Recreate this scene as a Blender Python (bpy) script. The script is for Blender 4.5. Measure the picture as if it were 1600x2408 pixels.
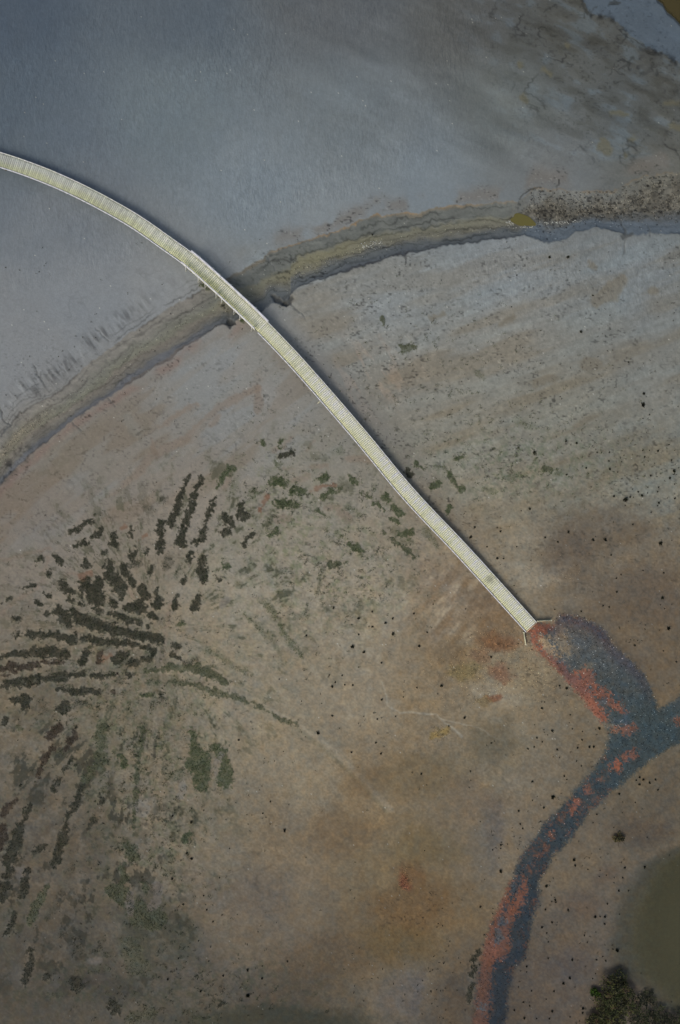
import bpy, math, random
import numpy as np
for o in list(bpy.data.objects): bpy.data.objects.remove(o)
scene = bpy.context.scene
R = math.radians
# ------------------------------------------------------------------ camera, sky, sun, exposure
H = 100.0            # drone height (m); 16 photo pixels per metre on the mud
K = 16.0
cam = bpy.data.cameras.new('camera'); cam.sensor_fit = 'HORIZONTAL'; cam.sensor_width = 36; cam.lens = 36
cam.clip_start = 1; cam.clip_end = 12000
co = bpy.data.objects.new('camera', cam); scene.collection.objects.link(co); co.location = (0, 0, H)
scene.camera = co
SUN_EL, SUN_AZ = 50.0, 222.0     # azimuth clockwise from +Y; light comes from the lower left of the picture
world = bpy.data.worlds.new('World'); scene.world = world; world.use_nodes = True
wn = world.node_tree.nodes; wl = world.node_tree.links
sky = wn.new('ShaderNodeTexSky'); sky.sky_type = 'NISHITA'; sky.sun_disc = False
sky.sun_elevation = R(SUN_EL); sky.sun_rotation = R(SUN_AZ); sky.dust_density = 4.0; sky.air_density = 1.0; sky.ozone_density = 1.0
wn['Background'].inputs['Strength'].default_value = 0.10
wl.new(sky.outputs['Color'], wn['Background'].inputs['Color'])
sun = bpy.data.lights.new('sun', 'SUN'); sun.energy = 1.0; sun.angle = R(22); sun.color = (1.0, 0.95, 0.88)
so = bpy.data.objects.new('sun', sun); scene.collection.objects.link(so)
so.rotation_euler = (R(90 - SUN_EL), 0, R(180 - SUN_AZ))
scene.view_settings.view_transform = 'Standard'; scene.view_settings.look = 'None'
scene.view_settings.exposure = 0.0; scene.view_settings.gamma = 1.0
LIGHT = np.array([0.775, 0.75, 0.80])     # what a white matt level surface reads under this light (calibrated)

# ------------------------------------------------------------------ helpers
rng = np.random.default_rng(7)
def lin(c):
    c = np.asarray(c, dtype=np.float64) / 255.0
    return np.where(c <= 0.04045, c / 12.92, ((c + 0.055) / 1.055) ** 2.4)
def alb(c): return np.clip(lin(c) / LIGHT, 0.004, 0.85)
def tag(o, label=None, cat=None, group=None, kind=None):
    if label: o['label'] = label
    if cat: o['category'] = cat
    if group: o['group'] = group
    if kind: o['kind'] = kind
    return o
def W(px, py, z=0.0):
    f = (1 - z / H) / K
    return ((px - 800) * f, -(py - 1204) * f, z)
def h01(ix, iy, seed):
    h = (ix.astype(np.int64) * 374761393 + iy.astype(np.int64) * 668265263 + seed * 2246822519) & 0xffffffff
    h = ((h ^ (h >> 13)) * 1274126177) & 0xffffffff
    h = ((h ^ (h >> 16)) * 2654435761) & 0xffffffff
    return ((h >> 8) & 0xffff).astype(np.float32) / 65535.0
def vn(x, y, seed):
    x0 = np.floor(x); y0 = np.floor(y)
    fx = (x - x0).astype(np.float32); fy = (y - y0).astype(np.float32)
    fx = fx * fx * (3 - 2 * fx); fy = fy * fy * (3 - 2 * fy)
    a = h01(x0, y0, seed); b = h01(x0 + 1, y0, seed); c = h01(x0, y0 + 1, seed); d = h01(x0 + 1, y0 + 1, seed)
    return (a + (b - a) * fx) * (1 - fy) + (c + (d - c) * fx) * fy
def fbm(x, y, scale, octs, seed, gain=0.5):
    s = 0; a = 1; t = 0
    for i in range(octs):
        s = s + a * (vn(x / scale + 17.3 * i, y / scale - 9.1 * i, seed + i) * 2 - 1); t += a
        a *= gain; scale = scale / 2.03
    return s / t
def rot(x, y, deg):
    c, s = math.cos(R(deg)), math.sin(R(deg))
    return x * c + y * s, -x * s + y * c
def sst(a, b, v):
    t = np.clip((v - a) / (b - a), 0, 1); return t * t * (3 - 2 * t)
def sdf(X, Y, pts):
    """signed distance to a tapered stroke; pts = (x, y, width)"""
    if len(pts) == 1: return np.hypot(X - pts[0][0], Y - pts[0][1]) - pts[0][2] / 2
    d = None
    for (ax, ay, aw), (bx, by, bw) in zip(pts[:-1], pts[1:]):
        ex, ey = bx - ax, by - ay; L = ex * ex + ey * ey + 1e-9
        t = np.clip(((X - ax) * ex + (Y - ay) * ey) / L, 0, 1)
        v = np.hypot(X - ax - t * ex, Y - ay - t * ey) - (aw + (bw - aw) * t) / 2
        d = v if d is None else np.minimum(d, v)
    return d
def inpoly(X, Y, P):
    ins = np.zeros(X.shape, bool); n = len(P)
    for i in range(n):
        x1, y1 = P[i]; x2, y2 = P[(i + 1) % n]
        if y1 == y2: continue
        c = ((y1 > Y) != (y2 > Y)) & (X < (x2 - x1) * (Y - y1) / (y2 - y1) + x1)
        ins ^= c
    return ins
def tile(ox, oy, s):
    return lambda *p: [(ox + a / s, oy + b / s, c / s) for a, b, c in p]
TA = tile(0, 1100, 2.24); TB = tile(0, 1700, 2.24); TC = tile(600, 1000, 3.136)
TG = tile(1150, 1400, 3.484); TH = tile(1000, 1800, 2.613); TL = tile(0, 600, 1.96); TR = tile(800, 400, 1.96)
TS = tile(1000, 950, 2.613); TM = tile(700, 1400, 2.851); TU = tile(800, 0, 1.96); TP = lambda *p: list(p)

# ------------------------------------------------------------------ the ground sheet (one grid, fine where the camera looks, reaching the horizon)
STEP = 2.0
M0 = 150
cx = np.arange(-M0, 1600 + M0 + 1, STEP); cy = np.arange(-M0, 2408 + M0 + 1, STEP)
tail = np.cumsum(STEP * 1.32 ** np.arange(1, 36))
xs = np.concatenate([cx[0] - tail[::-1], cx, cx[-1] + tail]).astype(np.float32)
ys = np.concatenate([cy[0] - tail[::-1], cy, cy[-1] + tail]).astype(np.float32)
X, Y = np.meshgrid(xs, ys)
NX, NY = len(xs), len(ys)
# broad mud tones, vignette darkening toward the corners kept in the colour, read off the photograph
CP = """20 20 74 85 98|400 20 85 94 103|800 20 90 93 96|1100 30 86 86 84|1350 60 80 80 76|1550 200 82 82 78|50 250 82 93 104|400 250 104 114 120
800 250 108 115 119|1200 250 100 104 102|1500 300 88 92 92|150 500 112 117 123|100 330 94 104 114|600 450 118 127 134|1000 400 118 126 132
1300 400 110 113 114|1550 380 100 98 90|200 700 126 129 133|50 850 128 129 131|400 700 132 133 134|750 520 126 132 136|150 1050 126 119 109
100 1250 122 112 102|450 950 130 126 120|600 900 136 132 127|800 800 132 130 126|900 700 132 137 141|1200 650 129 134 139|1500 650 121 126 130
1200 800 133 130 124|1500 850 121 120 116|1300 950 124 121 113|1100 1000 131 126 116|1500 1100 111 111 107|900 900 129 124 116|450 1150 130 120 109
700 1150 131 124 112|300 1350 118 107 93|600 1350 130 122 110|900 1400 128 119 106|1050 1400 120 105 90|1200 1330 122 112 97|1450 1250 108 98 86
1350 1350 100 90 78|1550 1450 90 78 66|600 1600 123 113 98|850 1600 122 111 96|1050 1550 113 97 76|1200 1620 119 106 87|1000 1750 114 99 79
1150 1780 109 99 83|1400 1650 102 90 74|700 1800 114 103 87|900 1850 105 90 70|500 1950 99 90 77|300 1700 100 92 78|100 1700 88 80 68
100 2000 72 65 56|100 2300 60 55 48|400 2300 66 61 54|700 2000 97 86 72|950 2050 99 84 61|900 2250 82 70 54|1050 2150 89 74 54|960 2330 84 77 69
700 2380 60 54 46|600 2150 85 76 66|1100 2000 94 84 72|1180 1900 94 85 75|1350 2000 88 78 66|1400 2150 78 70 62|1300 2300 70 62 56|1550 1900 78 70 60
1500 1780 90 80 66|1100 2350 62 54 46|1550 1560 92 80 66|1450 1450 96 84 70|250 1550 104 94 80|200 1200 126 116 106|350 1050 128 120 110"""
CP = np.array([[float(v) for v in r.split()] for l in CP.split('\n') for r in l.split('|')])
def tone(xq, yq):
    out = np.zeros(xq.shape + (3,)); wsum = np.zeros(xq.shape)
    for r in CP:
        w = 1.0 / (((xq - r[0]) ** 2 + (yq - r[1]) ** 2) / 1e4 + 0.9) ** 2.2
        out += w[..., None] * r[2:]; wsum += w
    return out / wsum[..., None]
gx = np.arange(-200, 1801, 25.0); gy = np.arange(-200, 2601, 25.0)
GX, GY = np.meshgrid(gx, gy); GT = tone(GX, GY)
def bil(G, x, y):
    u = np.clip((x - gx[0]) / 25.0, 0, len(gx) - 1.001); v = np.clip((y - gy[0]) / 25.0, 0, len(gy) - 1.001)
    i = u.astype(int); j = v.astype(int); fu = (u - i)[..., None]; fv = (v - j)[..., None]
    return (G[j, i] * (1 - fu) + G[j, i + 1] * fu) * (1 - fv) + (G[j + 1, i] * (1 - fu) + G[j + 1, i + 1] * fu) * fv
wA = fbm(X, Y, 60, 4, 11); wB = fbm(X, Y, 60, 4, 31)
fA = fbm(X, Y, 9, 2, 51); fB = fbm(X, Y, 9, 2, 61)
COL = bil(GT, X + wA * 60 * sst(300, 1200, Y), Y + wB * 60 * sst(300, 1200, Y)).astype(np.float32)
Z = (0.10 * fbm(X, Y, 420, 3, 71) + 0.02 * fbm(X, Y, 50, 3, 75)).astype(np.float32)
RIP = np.zeros_like(X); SPK = np.zeros_like(X); WET = np.zeros_like(X)
WX = X + wA * 9 + fA * 4; WY = Y + wB * 9 + fB * 4            # raggedly displaced coordinates
def box(pts, pad):
    a = min(p[0] - p[2] / 2 for p in pts) - pad; b = max(p[0] + p[2] / 2 for p in pts) + pad
    c = min(p[1] - p[2] / 2 for p in pts) - pad; d = max(p[1] + p[2] / 2 for p in pts) + pad
    return slice(np.searchsorted(ys, c), np.searchsorted(ys, d)), slice(np.searchsorted(xs, a), np.searchsorted(xs, b))
def wob(p, i, amp=.45):
    q = []
    r_ = np.random.default_rng(i)
    for (a, b) in zip(p[:-1], p[1:]):
        n_ = max(1, int(math.hypot(b[0] - a[0], b[1] - a[1]) / 9))
        for k in range(n_):
            t = k / n_; w = a[2] + (b[2] - a[2]) * t
            q.append((a[0] + (b[0] - a[0]) * t + r_.uniform(-.10, .10) * w, a[1] + (b[1] - a[1]) * t + r_.uniform(-.10, .10) * w, w * (1 + r_.uniform(-amp, amp * .7))))
    q.append(p[-1])
    if len(p) == 1:
        a = p[0]; w = a[2]
        q = [(a[0] + r_.uniform(-.3, .3) * w, a[1] + r_.uniform(-.3, .3) * w, w * r_.uniform(.4, .75)) for _ in range(4)]
    return q
def paint(pts, col, k=1.0, soft=6.0, dz=0.0, brk=0.0, seed=0, rough=None, speck=0.0, wrp=1.0):
    s = box(pts, 20 + soft)
    if X[s].size == 0: return
    x = X[s] + (WX[s] - X[s]) * wrp; y = Y[s] + (WY[s] - Y[s]) * wrp
    d = sdf(x, y, pts)
    if brk: d = d + (brk if brk != 8 else 6) * fbm(X[s], Y[s], 12, 3, 900 + seed)
    if brk == 8: d = d + 7 * fbm(X[s], Y[s], 6, 2, 905, .9)
    m = sst(soft, -soft, d) * k
    if brk == 8: m = m * (.78 + .22 * sst(-.35, .05, fA[s] * .6 + fB[s] * .5))
    if col is not None: COL[s] += (np.array(col, np.float32) - COL[s]) * m[..., None]
    if dz: Z[s] += dz * m
    if rough is not None: WET[s] += (rough - WET[s]) * m
    if speck: SPK[s] = np.maximum(SPK[s], speck * m)
# general mottling
big = fbm(X, Y, 180, 4, 101); mid = fbm(X, Y, 46, 4, 111); fine = fbm(X, Y, 10, 3, 121, 0.7)
low = sst(950, 1500, Y + 0.25 * (X - 800))                       # 0 on the blue-grey flat, 1 on the brown marsh
COL *= (1 + 0.035 * big * (.25 + .75 * low) + 0.035 * mid * (0.15 + low) + 0.02 * fine)[..., None]
bot = sst(1500, 2300, Y)
COL *= np.array([.99, 1.0, 1.008], np.float32) ** (1 - low)[..., None]
COL *= (np.array([1.13, 1.125, 1.085], np.float32) - 1) * low[..., None] + 1
COL *= (1 + .11 * bot)[..., None]
COL += (np.array([3, 0, -4], np.float32) * (mid * (0.3 + 1.0 * low))[..., None])
# upper mudflat ripples
upflat = sst(30, -30, Y - (700 - 0.28 * X)) 
RIP += upflat * (0.55 + 0.45 * fbm(X, Y, 150, 3, 131)) * sst(1450, 1000, X)
ru, rv = rot(X, Y, 62)
rq, rw = rot(X, Y, 8)
rpl = fbm(rq, rw * .38, 6.5, 2, 143, .8)
rp_late = True
# long soft streaks in the top middle/right, running down to the right
u, v = rot(X, Y, 24)
st = fbm(u * 0.22, v, 26, 4, 151)
mk = sst(500, 1150, X + 0.4 * (200 - Y)) * sst(470, 330, Y)
COL *= (1 + 0.13 * st * mk)[..., None]
rough_tr = sst(1000, 1350, X + 0.5 * (150 - Y)) * sst(430, 330, Y)
t2 = fbm(u * 0.5, v, 22, 4, 161)
COL += np.array([-8, -9, -11], np.float32) * (sst(0.0, 0.5, t2) * rough_tr * 1.2)[..., None]
COL += np.array([8, 14, 20], np.float32) * (sst(0.08, 0.5, -t2) * rough_tr * 0.9)[..., None]
crk = 1 - np.abs(fbm(u * 0.6, v, 30, 4, 171)) * 9
crk = np.clip(crk, 0, 1) * sst(0.05, 0.35, fbm(X, Y, 70, 3, 175))
COL *= (1 - 0.36 * crk * rough_tr)[..., None]
Z += 0.05 * t2 * rough_tr
SPK += 0.35 * rough_tr
# stripes on the flat right of the boardwalk, rising to the right
u, v = rot(X, Y, -19)
right = sst(0, 60, X - (560 + (Y - 640) * 0.90)) * sst(500, 640, Y + 0.05 * (X - 1000)) * sst(1380, 1150, Y)
st = fbm(u * 0.16, v, 34, 4, 181)
COL += np.array([-3, -8, -14], np.float32) * (sst(0.0, 0.45, st) * right * 0.9)[..., None]
COL += np.array([1, 4, 6], np.float32) * (sst(0.0, 0.45, -st) * right * 0.9)[..., None]
st2 = fbm(u * .2, v, 11, 3, 183, .7)
COL *= (1 + .06 * st2 * right)[..., None]
COL += np.array([1, 0, -3], np.float32) * right[..., None]
mo2 = fbm(*rot(X, Y, -12), 9, 3, 185, .8)
COL *= (1 + .10 * mo2 * right)[..., None]
ub, vb = rot(X, Y, 58)
rg_ = sst(.1, .45, fbm(ub * .25, vb, 12, 3, 187)) * np.exp(-(((X - 880) / 90) ** 2 + ((Y - 880) / 90) ** 2))
COL += np.array([16, 8, 4], np.float32) * rg_[..., None]
besd = np.exp(-((X - (760 + (Y - 860) * .87)) / 70) ** 2) * sst(760, 860, Y) * sst(1330, 1200, Y)
SPK = np.maximum(SPK, .8 * besd)
COL *= (1 - .05 * besd)[..., None]
SPK = np.maximum(SPK, right * (0.20 + 0.55 * sst(-0.2, 0.4, fbm(X, Y, 120, 3, 191))) * sst(1300, 1100, Y))
RIP = np.maximum(RIP, 0.5 * right * sst(850, 650, Y) * sst(1000, 1150, X))
# drained brown sheets and grey films on the marsh left of the boardwalk
left = sst(0, 60, Y - (1150 - 0.75 * X)) * sst(1700, 1350, Y)
u, v = rot(X, Y, -38)
st = fbm(u * 0.22, v, 40, 4, 201)
fl = sst(40, -40, Y - (1330 - 0.35 * X)) * sst(-40, 40, Y - (1130 - 0.68 * X)) * sst(40, -20, X - (640 + (Y - 800) * 0.85))
COL += np.array([-4, -8, -12], np.float32) * (sst(0.05, 0.3, st) * fl)[..., None]
COL += np.array([-1, 3, 7], np.float32) * (sst(0.1, 0.4, -st) * fl * 0.9)[..., None]

# ---------------- tidal creek
up = """-300 1150 -150 1080 0 1029 15 1013 26 993 46 972 76 957 117 932 168 893 204 862 270 812 326 772 388 732 438 700 476 681 534 651 582 623 630 597 700 578 800 538 882 508 968 499 1081 482 1218 472 1259 441 1341 448 1453 447 1514 415 1600 402 1900 350"""
lo = """-300 1300 -150 1230 0 1140 51 1090 127 1023 204 967 275 918 357 871 400 843 438 814 476 789 522 761 541 768 553 756 580 742 616 734 626 716 639 707 660 712 668 716 682 712 684 692 700 676 800 640 902 609 1004 586 1157 563 1234 553 1260 562 1290 571 1325 560 1356 543 1402 535 1463 548 1530 548 1600 551 1900 570"""
up = np.array(up.split(), float).reshape(-1, 2); lo = np.array(lo.split(), float).reshape(-1, 2)
wig = fbm(X, Y, 34, 4, 211, .65) * 11 + fA * 2.5
def creek_t(x, y, wg=0):
    a = np.interp(x, up[:, 0], up[:, 1]); b = np.interp(x, lo[:, 0], lo[:, 1])
    return (y + wg - a) / (b - a), b - a
T, WID = creek_t(X, Y, wig)
T0, _ = creek_t(X, Y, wig * 0.4)
ing = sst(-0.02, 0.02, T) * sst(1.02, 0.985, T)
xl = sst(560, 440, X); xr = sst(1180, 1260, X + wA * 40); xm = (1 - xl) * (1 - xr)
def band(tt, stops):
    tv = [s[0] for s in stops]
    return np.stack([np.interp(tt, tv, [s[1][i] for s in stops]) for i in range(3)], -1)
tb = T + 0.16 * fbm(X * 0.5, Y, 60, 4, 221, .6)
cm = band(tb, [(0, (108, 102, 90)), (.07, (94, 97, 94)), (.32, (98, 101, 97)), (.42, (112, 110, 94)), (.60, (112, 109, 96)), (.68, (102, 102, 97)), (.78, (92, 96, 97)), (.97, (88, 93, 98)), (1, (74, 76, 80))])
cl = band(tb, [(0, (122, 118, 112)), (.22, (118, 115, 108)), (.30, (114, 113, 104)), (.48, (114, 113, 99)), (.58, (116, 109, 99)), (.78, (110, 106, 99)), (.86, (100, 101, 105)), (.97, (100, 102, 107)), (1, (104, 98, 94))])
cr = band(tb, [(0, (106, 100, 86)), (.2, (100, 95, 84)), (.55, (92, 88, 79)), (.72, (90, 92, 92)), (.82, (94, 103, 112)), (1, (92, 102, 112))])
C = cl * xl[..., None] + cm * xm[..., None] + cr * xr[..., None]
# thin flow lines following the creek
ln = fbm(X * 0.16 - Y * 0.05, T * WID + 14 * wA, 7, 3, 231) * sst(-.5, .5, fbm(X, Y, 60, 2, 234))
C = C * (1 + 0.13 * ln + .07 * fbm(X * .3 - Y * .1, Y, 6, 2, 233))[..., None]
for tv, kk, w in ((.24, .45, .022), (.43, .38, .018), (.63, .38, .018), (.84, .38, .022), (.94, .3, .018), (.10, .35, .016), (.32, .3, .012), (.53, .25, .012), (.74, .3, .014)):
    f = np.exp(-((T + 0.12 * fbm(X, Y, 90, 4, int(tv * 977), .6) - tv) / w) ** 2) * sst(-0.25, 0.3, fbm(X, Y, 80, 2, int(tv * 733)))
    C = C * (1 - kk * .75 * f * (1 - 0.7 * xr) * (1 - .3 * xl))[..., None]
# rubble at the right end
rb = fbm(X, Y, 15, 3, 241, 0.7)
mo_ = fbm(X, Y, 30, 3, 253)
C = C * (1 + (0.30 * rb + .22 * fbm(X, Y, 6, 2, 243)) * xr * sst(.85, .55, T))[..., None]
ingc = ing * (1 - .75 * xr * sst(.45, -.05, T + .3 * mo_))
COL += (C.astype(np.float32) - COL) * ingc[..., None]
for tv, kk, w in ((-.09, .26, .016), (-.20, .22, .014), (-.30, .14, .012)):
    wv = T + .06 * fbm(X, Y, 70, 4, int(-tv * 977)) - tv
    COL *= (1 - kk * np.exp(-(wv / w) ** 2) * sst(560, 480, X) * sst(-.3, .2, fbm(X, Y, 60, 2, int(-tv * 733))))[..., None]
mo = fbm(X, Y, 26, 3, 251)
COL += (np.array([124, 118, 86]) - COL) * (0.5 * ing * xm * np.exp(-((tb - .48) / .12) ** 2) * sst(960, 760, X) * sst(600, 690, X))[..., None]
# rust line on the upper bank, dark lip on the lower one
rust = np.exp(-((T + .03 * mo - 0.0) / (1.8 / np.maximum(WID, 20))) ** 2) * sst(560, 700, X) * sst(1700, 1500, X) * (0.45 + 0.55 * sst(1230, 1000, X))
COL += (np.array([142, 108, 68]) - COL) * (0.8 * rust * sst(-.5, .3, mo))[..., None]
lip = np.exp(-((T - 0.985) / (3.2 / np.maximum(WID, 20))) ** 2) * sst(-.6, .2, fbm(X, Y, 50, 2, 261)) * (1 - 0.5 * xl)
COL *= (1 - 0.20 * lip)[..., None]
lipu = np.exp(-((T - 0.01) / (2.2 / np.maximum(WID, 20))) ** 2) * sst(-.2, .4, fbm(X, Y, 40, 2, 263)) * sst(640, 560, X)
COL *= (1 - 0.30 * lipu)[..., None]
# crumbled mud above the upper bank, pinkish mud below the lower bank at left
cru = np.exp(-((T + .22) / .2) ** 2) * (T < 0) * sst(520, 700, X) * sst(-.25, .3, fbm(X, Y, 55, 3, 271))
COL += (np.array([112, 103, 94]) - COL) * (0.55 * cru)[..., None]; SPK = np.maximum(SPK, 0.9 * cru)
pk = np.exp(-((T - 1.14) / .12) ** 2) * sst(620, 520, X) * sst(-.2, .3, fbm(X, Y, 50, 3, 281))
COL += (np.array([128, 104, 94]) - COL) * (0.6 * pk)[..., None]; SPK = np.maximum(SPK, 0.8 * pk)
# rills combing down to the upper bank on the left
bu, bv = rot(X, Y, -36)
comb = fbm(bu, bv * 0.2 + wA * 4, 7, 2, 291, .7)
cw = np.exp(-((T + .42) / .24) ** 2) * sst(400, 270, X) * sst(-20, 40, X)
COL *= (1 - 0.24 * sst(.0, .6, comb) * cw + .10 * sst(.1, .6, -comb) * cw)[..., None]; Z += 0.04 * comb * cw
cw2 = np.exp(-((T + .35) / .5) ** 2) * sst(640, 480, X)
COL *= (1 + 0.05 * fbm(bu, bv * 0.3, 8, 2, 295) * cw2)[..., None]
Z += -0.65 * ing * np.sin(np.clip(T0, 0, 1) * math.pi) ** 0.9 + ing * 0.05 * ln
SPK = np.maximum(SPK, ing * 0.25 * (1 - xr)); SPK = np.maximum(SPK, ing * xr * sst(.8, .6, T))
RIP *= (1 - ing)
WET = np.maximum(WET, ing * 0.6)
lfc = sst(130, 20, X) * np.exp(-((T - .8) / .25) ** 2) * sst(-.3, .3, fbm(X, Y, 16, 3, 267, .7))
COL *= (1 - .40 * lfc)[..., None]
brp = sst(170, 40, X) * np.exp(-((T - .36) / .16) ** 2)
COL += (np.array([128, 116, 96]) * (1 + .22 * rb[..., None]) - COL) * (.6 * brp)[..., None]
# notches and side gullies
for p in (TP((668, 716, 10), (652, 702, 12), (640, 690, 8)), TP((553, 762, 9), (542, 758, 10)), TP((684, 700, 12), (668, 714, 14))):
    paint(p, (66, 66, 64), 0.8, 3, -0.35, 3)
for p in (TL((0, 690, 8), (15, 750, 8), (45, 775, 10), (0, 830, 5)), TL((155, 500, 2), (190, 580, 3), (208, 605, 3)), TL((445, 340, 2), (495, 400, 3)),
          TL((95, 640, 3), (40, 700, 3)), TL((95, 640, 3), (180, 590, 3)), TR((1305, 235, 5), (1320, 270, 8), (1310, 298, 22), (1350, 290, 10)),
          TR((1318, 300, 3), (1316, 360, 5), (1308, 400, 3)), TR((1422, 250, 3), (1424, 300, 5)), TL((1335, 170, 6), (1300, 190, 10), (1330, 225, 12)),
          TL((1330, 225, 4), (1390, 275, 4), (1415, 300, 2)), TL((500, 660, 5), (530, 700, 3)), TL((335, 775, 5), (365, 810, 3)), TL((1240, 10, 4), (1270, 60, 3))):
    paint(p, (72, 74, 74), 0.7, 2.5, -0.12, 1.5)
paint(TL((1232, 0, 3), (1272, 62, 4)), (128, 130, 130), .5, 2)
# ---------------- top right: blue mud and water edge
bd = np.interp(X, [1200, 1370, 1390, 1440, 1480, 1520, 1600, 1750], [-400, 0, 36, 45, 80, 112, 152, 230])
bm = sst(-3, 5, bd - Y + fA * 7 + wA * 7)
COL += (np.array([80, 93, 107]) * (1 + .06 * mid[..., None]) - COL) * (0.85 * bm * (X > 1200))[..., None]
edge = np.exp(-((bd - Y + wA * 6) / 9) ** 2) * (X > 1360) * sst(-.2, .5, fbm(X, Y, 14, 3, 301))
COL *= (1 - 0.45 * edge)[..., None]
W2 = np.interp(X, [1530, 1545, 1560, 1570, 1582, 1600, 1700, 1750], [-60, 0, 10, 30, 38, 56, 120, 140]) - Y + fA * 2
Z += -0.30 * sst(-2, 14, W2) * (X > 1500); Z += 0.0
COL += (np.array([74, 66, 40]) - COL) * (0.9 * sst(-2, 4, W2) * (X > 1500))[..., None]
COL *= (1 - .4 * np.exp(-((W2 + 3) / 3) ** 2) * (X > 1530))[..., None]
OL = (100, 94, 72)
for p in (TU((1210, 670, 60), (1240, 690, 50)), TU((845, 450, 35), (855, 470, 30)), TU((1250, 520, 28), (1320, 518, 22)), TU((1510, 470, 20), (1560, 475, 22)), TU((1530, 585, 30), (1568, 590, 30)), TU((940, 320, 25), (970, 345, 20)), TU((840, 295, 30)), TU((1350, 635, 30)), TU((1330, 710, 22)), TU((1050, 210, 30))):
    paint(p, OL, .65, 5, -.03, rough=.5)
for p in (TU((1350, 270, 5), (1320, 300, 8), (1290, 320, 5)), TU((1470, 290, 4), (1455, 345, 6)), TU((1000, 10, 5), (940, 50, 8)), TU((1400, 330, 6), (1380, 350, 5)), TU((1120, 15, 6), (1140, 60, 8), (1160, 45, 4), (1190, 25, 3)), TU((1240, 15, 8), (1290, 10, 14)), TU((1270, 380, 5), (1310, 375, 7))):
    paint(p, (48, 50, 48), .6, 2.5, -.04, 3)
for p in (TR((1180, 600, 60), (1250, 560, 90), (1290, 510, 60)), TR((1130, 900, 60), (1180, 895, 50)), TR((900, 990, 30), (980, 960, 40)), TR((1170, 440, 40)), TR((1450, 555, 50)), TS((930, 130, 40), (1050, 75, 22)), TR((800, 690, 30), (750, 710, 22)), TR((420, 680, 26), (470, 660, 22)), TS((1300, 400, 25), (1350, 395, 22))):
    paint(p, (113, 104, 88), .6, 5, -.02, 4, rough=.3)
for p in (TR((860, 93, 3), (880, 88, 4), (925, 78, 3)), TR((822, 135, 4), (850, 105, 5), (885, 88, 4)), TR((1440, 85, 3), (1500, 75, 4)), TR((730, 235, 0), (790, 212, 6))):
    paint(p, (44, 42, 36), .85, 2, -.05)
# ---------------- brown stains and soft tracks on the marsh
def soft(p, c, k, s, **kw): paint(p, c, k, s, **kw)
for p in (TL((1180, 620, 40), (1000, 700, 30), (880, 840, 50), (700, 920, 40), (620, 1020, 35), (500, 1100, 30)), TL((900, 690, 20), (820, 740, 25), (740, 790, 14)), TL((700, 840, 10), (720, 900, 30)), TL((1190, 620, 30), (1190, 680, 50), (1180, 720, 40)), TL((1010, 740, 25), (980, 780, 35)),
          TC((120, 190, 20), (200, 160, 30), (290, 90, 15)), TC((420, 300, 40), (530, 300, 45)), TC((280, 410, 30), (380, 380, 50)), TC((380, 190, 20), (440, 120, 15)), TC((650, 640, 60), (700, 690, 70)), TC((540, 600, 40), (620, 600, 60)), TC((700, 250, 50), (830, 260, 60)), TC((170, 700, 60), (260, 680, 50)), TC((200, 320, 12), (300, 320, 10)),
          TA((1210, 60, 40), (1190, 110, 30)), TA((240, 470, 20), (220, 600, 22), (60, 720, 18), (0, 780, 20)), TA((0, 490, 20), (110, 470, 20), (250, 420, 20)), TA((580, 520, 14), (700, 690, 20), (850, 700, 18)), TA((900, 700, 26), (880, 900, 22), (850, 1010, 26)), TA((340, 580, 12), (340, 560, 20), (440, 560, 16))):
    soft(p, (126, 108, 93), .5, 4, dz=-.025, brk=3)
GRY = (130, 130, 125)
for p in (TL((1150, 560, 60), (1050, 620, 40), (960, 700, 30)), TL((960, 760, 30), (870, 880, 26), (700, 1000, 22)), TL((1200, 480, 110), (1260, 560, 90)), TL((600, 760, 60), (640, 820, 40)), TL((540, 1060, 26), (420, 1140, 30)), TC((80, 60, 60), (30, 200, 40)), TC((500, 230, 40), (600, 190, 40)), TA((560, 230, 22), (470, 330, 20), (380, 370, 14)), TA((1440, 640, 30), (1400, 520, 34))):
    soft(p, GRY, .4, 8, brk=4)
for p in (TM((60, 900, 20), (180, 980, 30), (330, 1090, 30), (450, 1230, 26), (530, 1310, 40)), TM((230, 270, 14), (350, 430, 18), (450, 500, 30), (560, 580, 20)), TM((80, 480, 20), (250, 700, 26), (380, 800, 40)), TM((1150, 300, 24), (1230, 250, 16), (1330, 130, 12)), TM((1180, 640, 60), (1300, 640, 120), (1420, 680, 160)), TM((1200, 900, 10), (1400, 960, 18), (1530, 900, 12)), 
          TS((480, 1000, 100), (650, 1080, 160), (820, 1060, 90), (900, 950, 30)), TS((500, 850, 60), (760, 800, 60)), TM((0, 250, 30), (200, 250, 60), (560, 420, 60))):
    soft(p, (146, 136, 119), .42, 9)
for p in (TM((570, 580, 5), (590, 640, 7), (605, 740, 8), (680, 790, 12), (860, 800, 12), (920, 800, 10), (1020, 880, 14), (1090, 950, 20)), TM((960, 830, 6), (1090, 860, 7), (1200, 885, 6), (1265, 905, 7), (1300, 950, 5), (1390, 985, 5))):
    soft(p, (154, 146, 130), .7, 2.5, dz=-.02, wrp=.6)
for off_, c_, k_ in ((-10, (106, 102, 82), .35), (14, (110, 100, 82), .3)):
    paint([(a, b - off_, w) for a, b, w in ((400, 1606, 5), (520, 1625, 7), (620, 1660, 8), (700, 1705, 9), (790, 1775, 9), (860, 1840, 8), (910, 1900, 8))], c_, k_, 4, brk=2, wrp=.4)
paint([(640, 1668, 6), (700, 1700, 12), (790, 1772, 13), (860, 1838, 12), (920, 1905, 12)], (148, 139, 122), .45, 7, wrp=.5)
paint(TM((1240, 895, 3), (1270, 910, 4), (1290, 945, 3)), (176, 172, 160), .7, 1.5)
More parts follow.
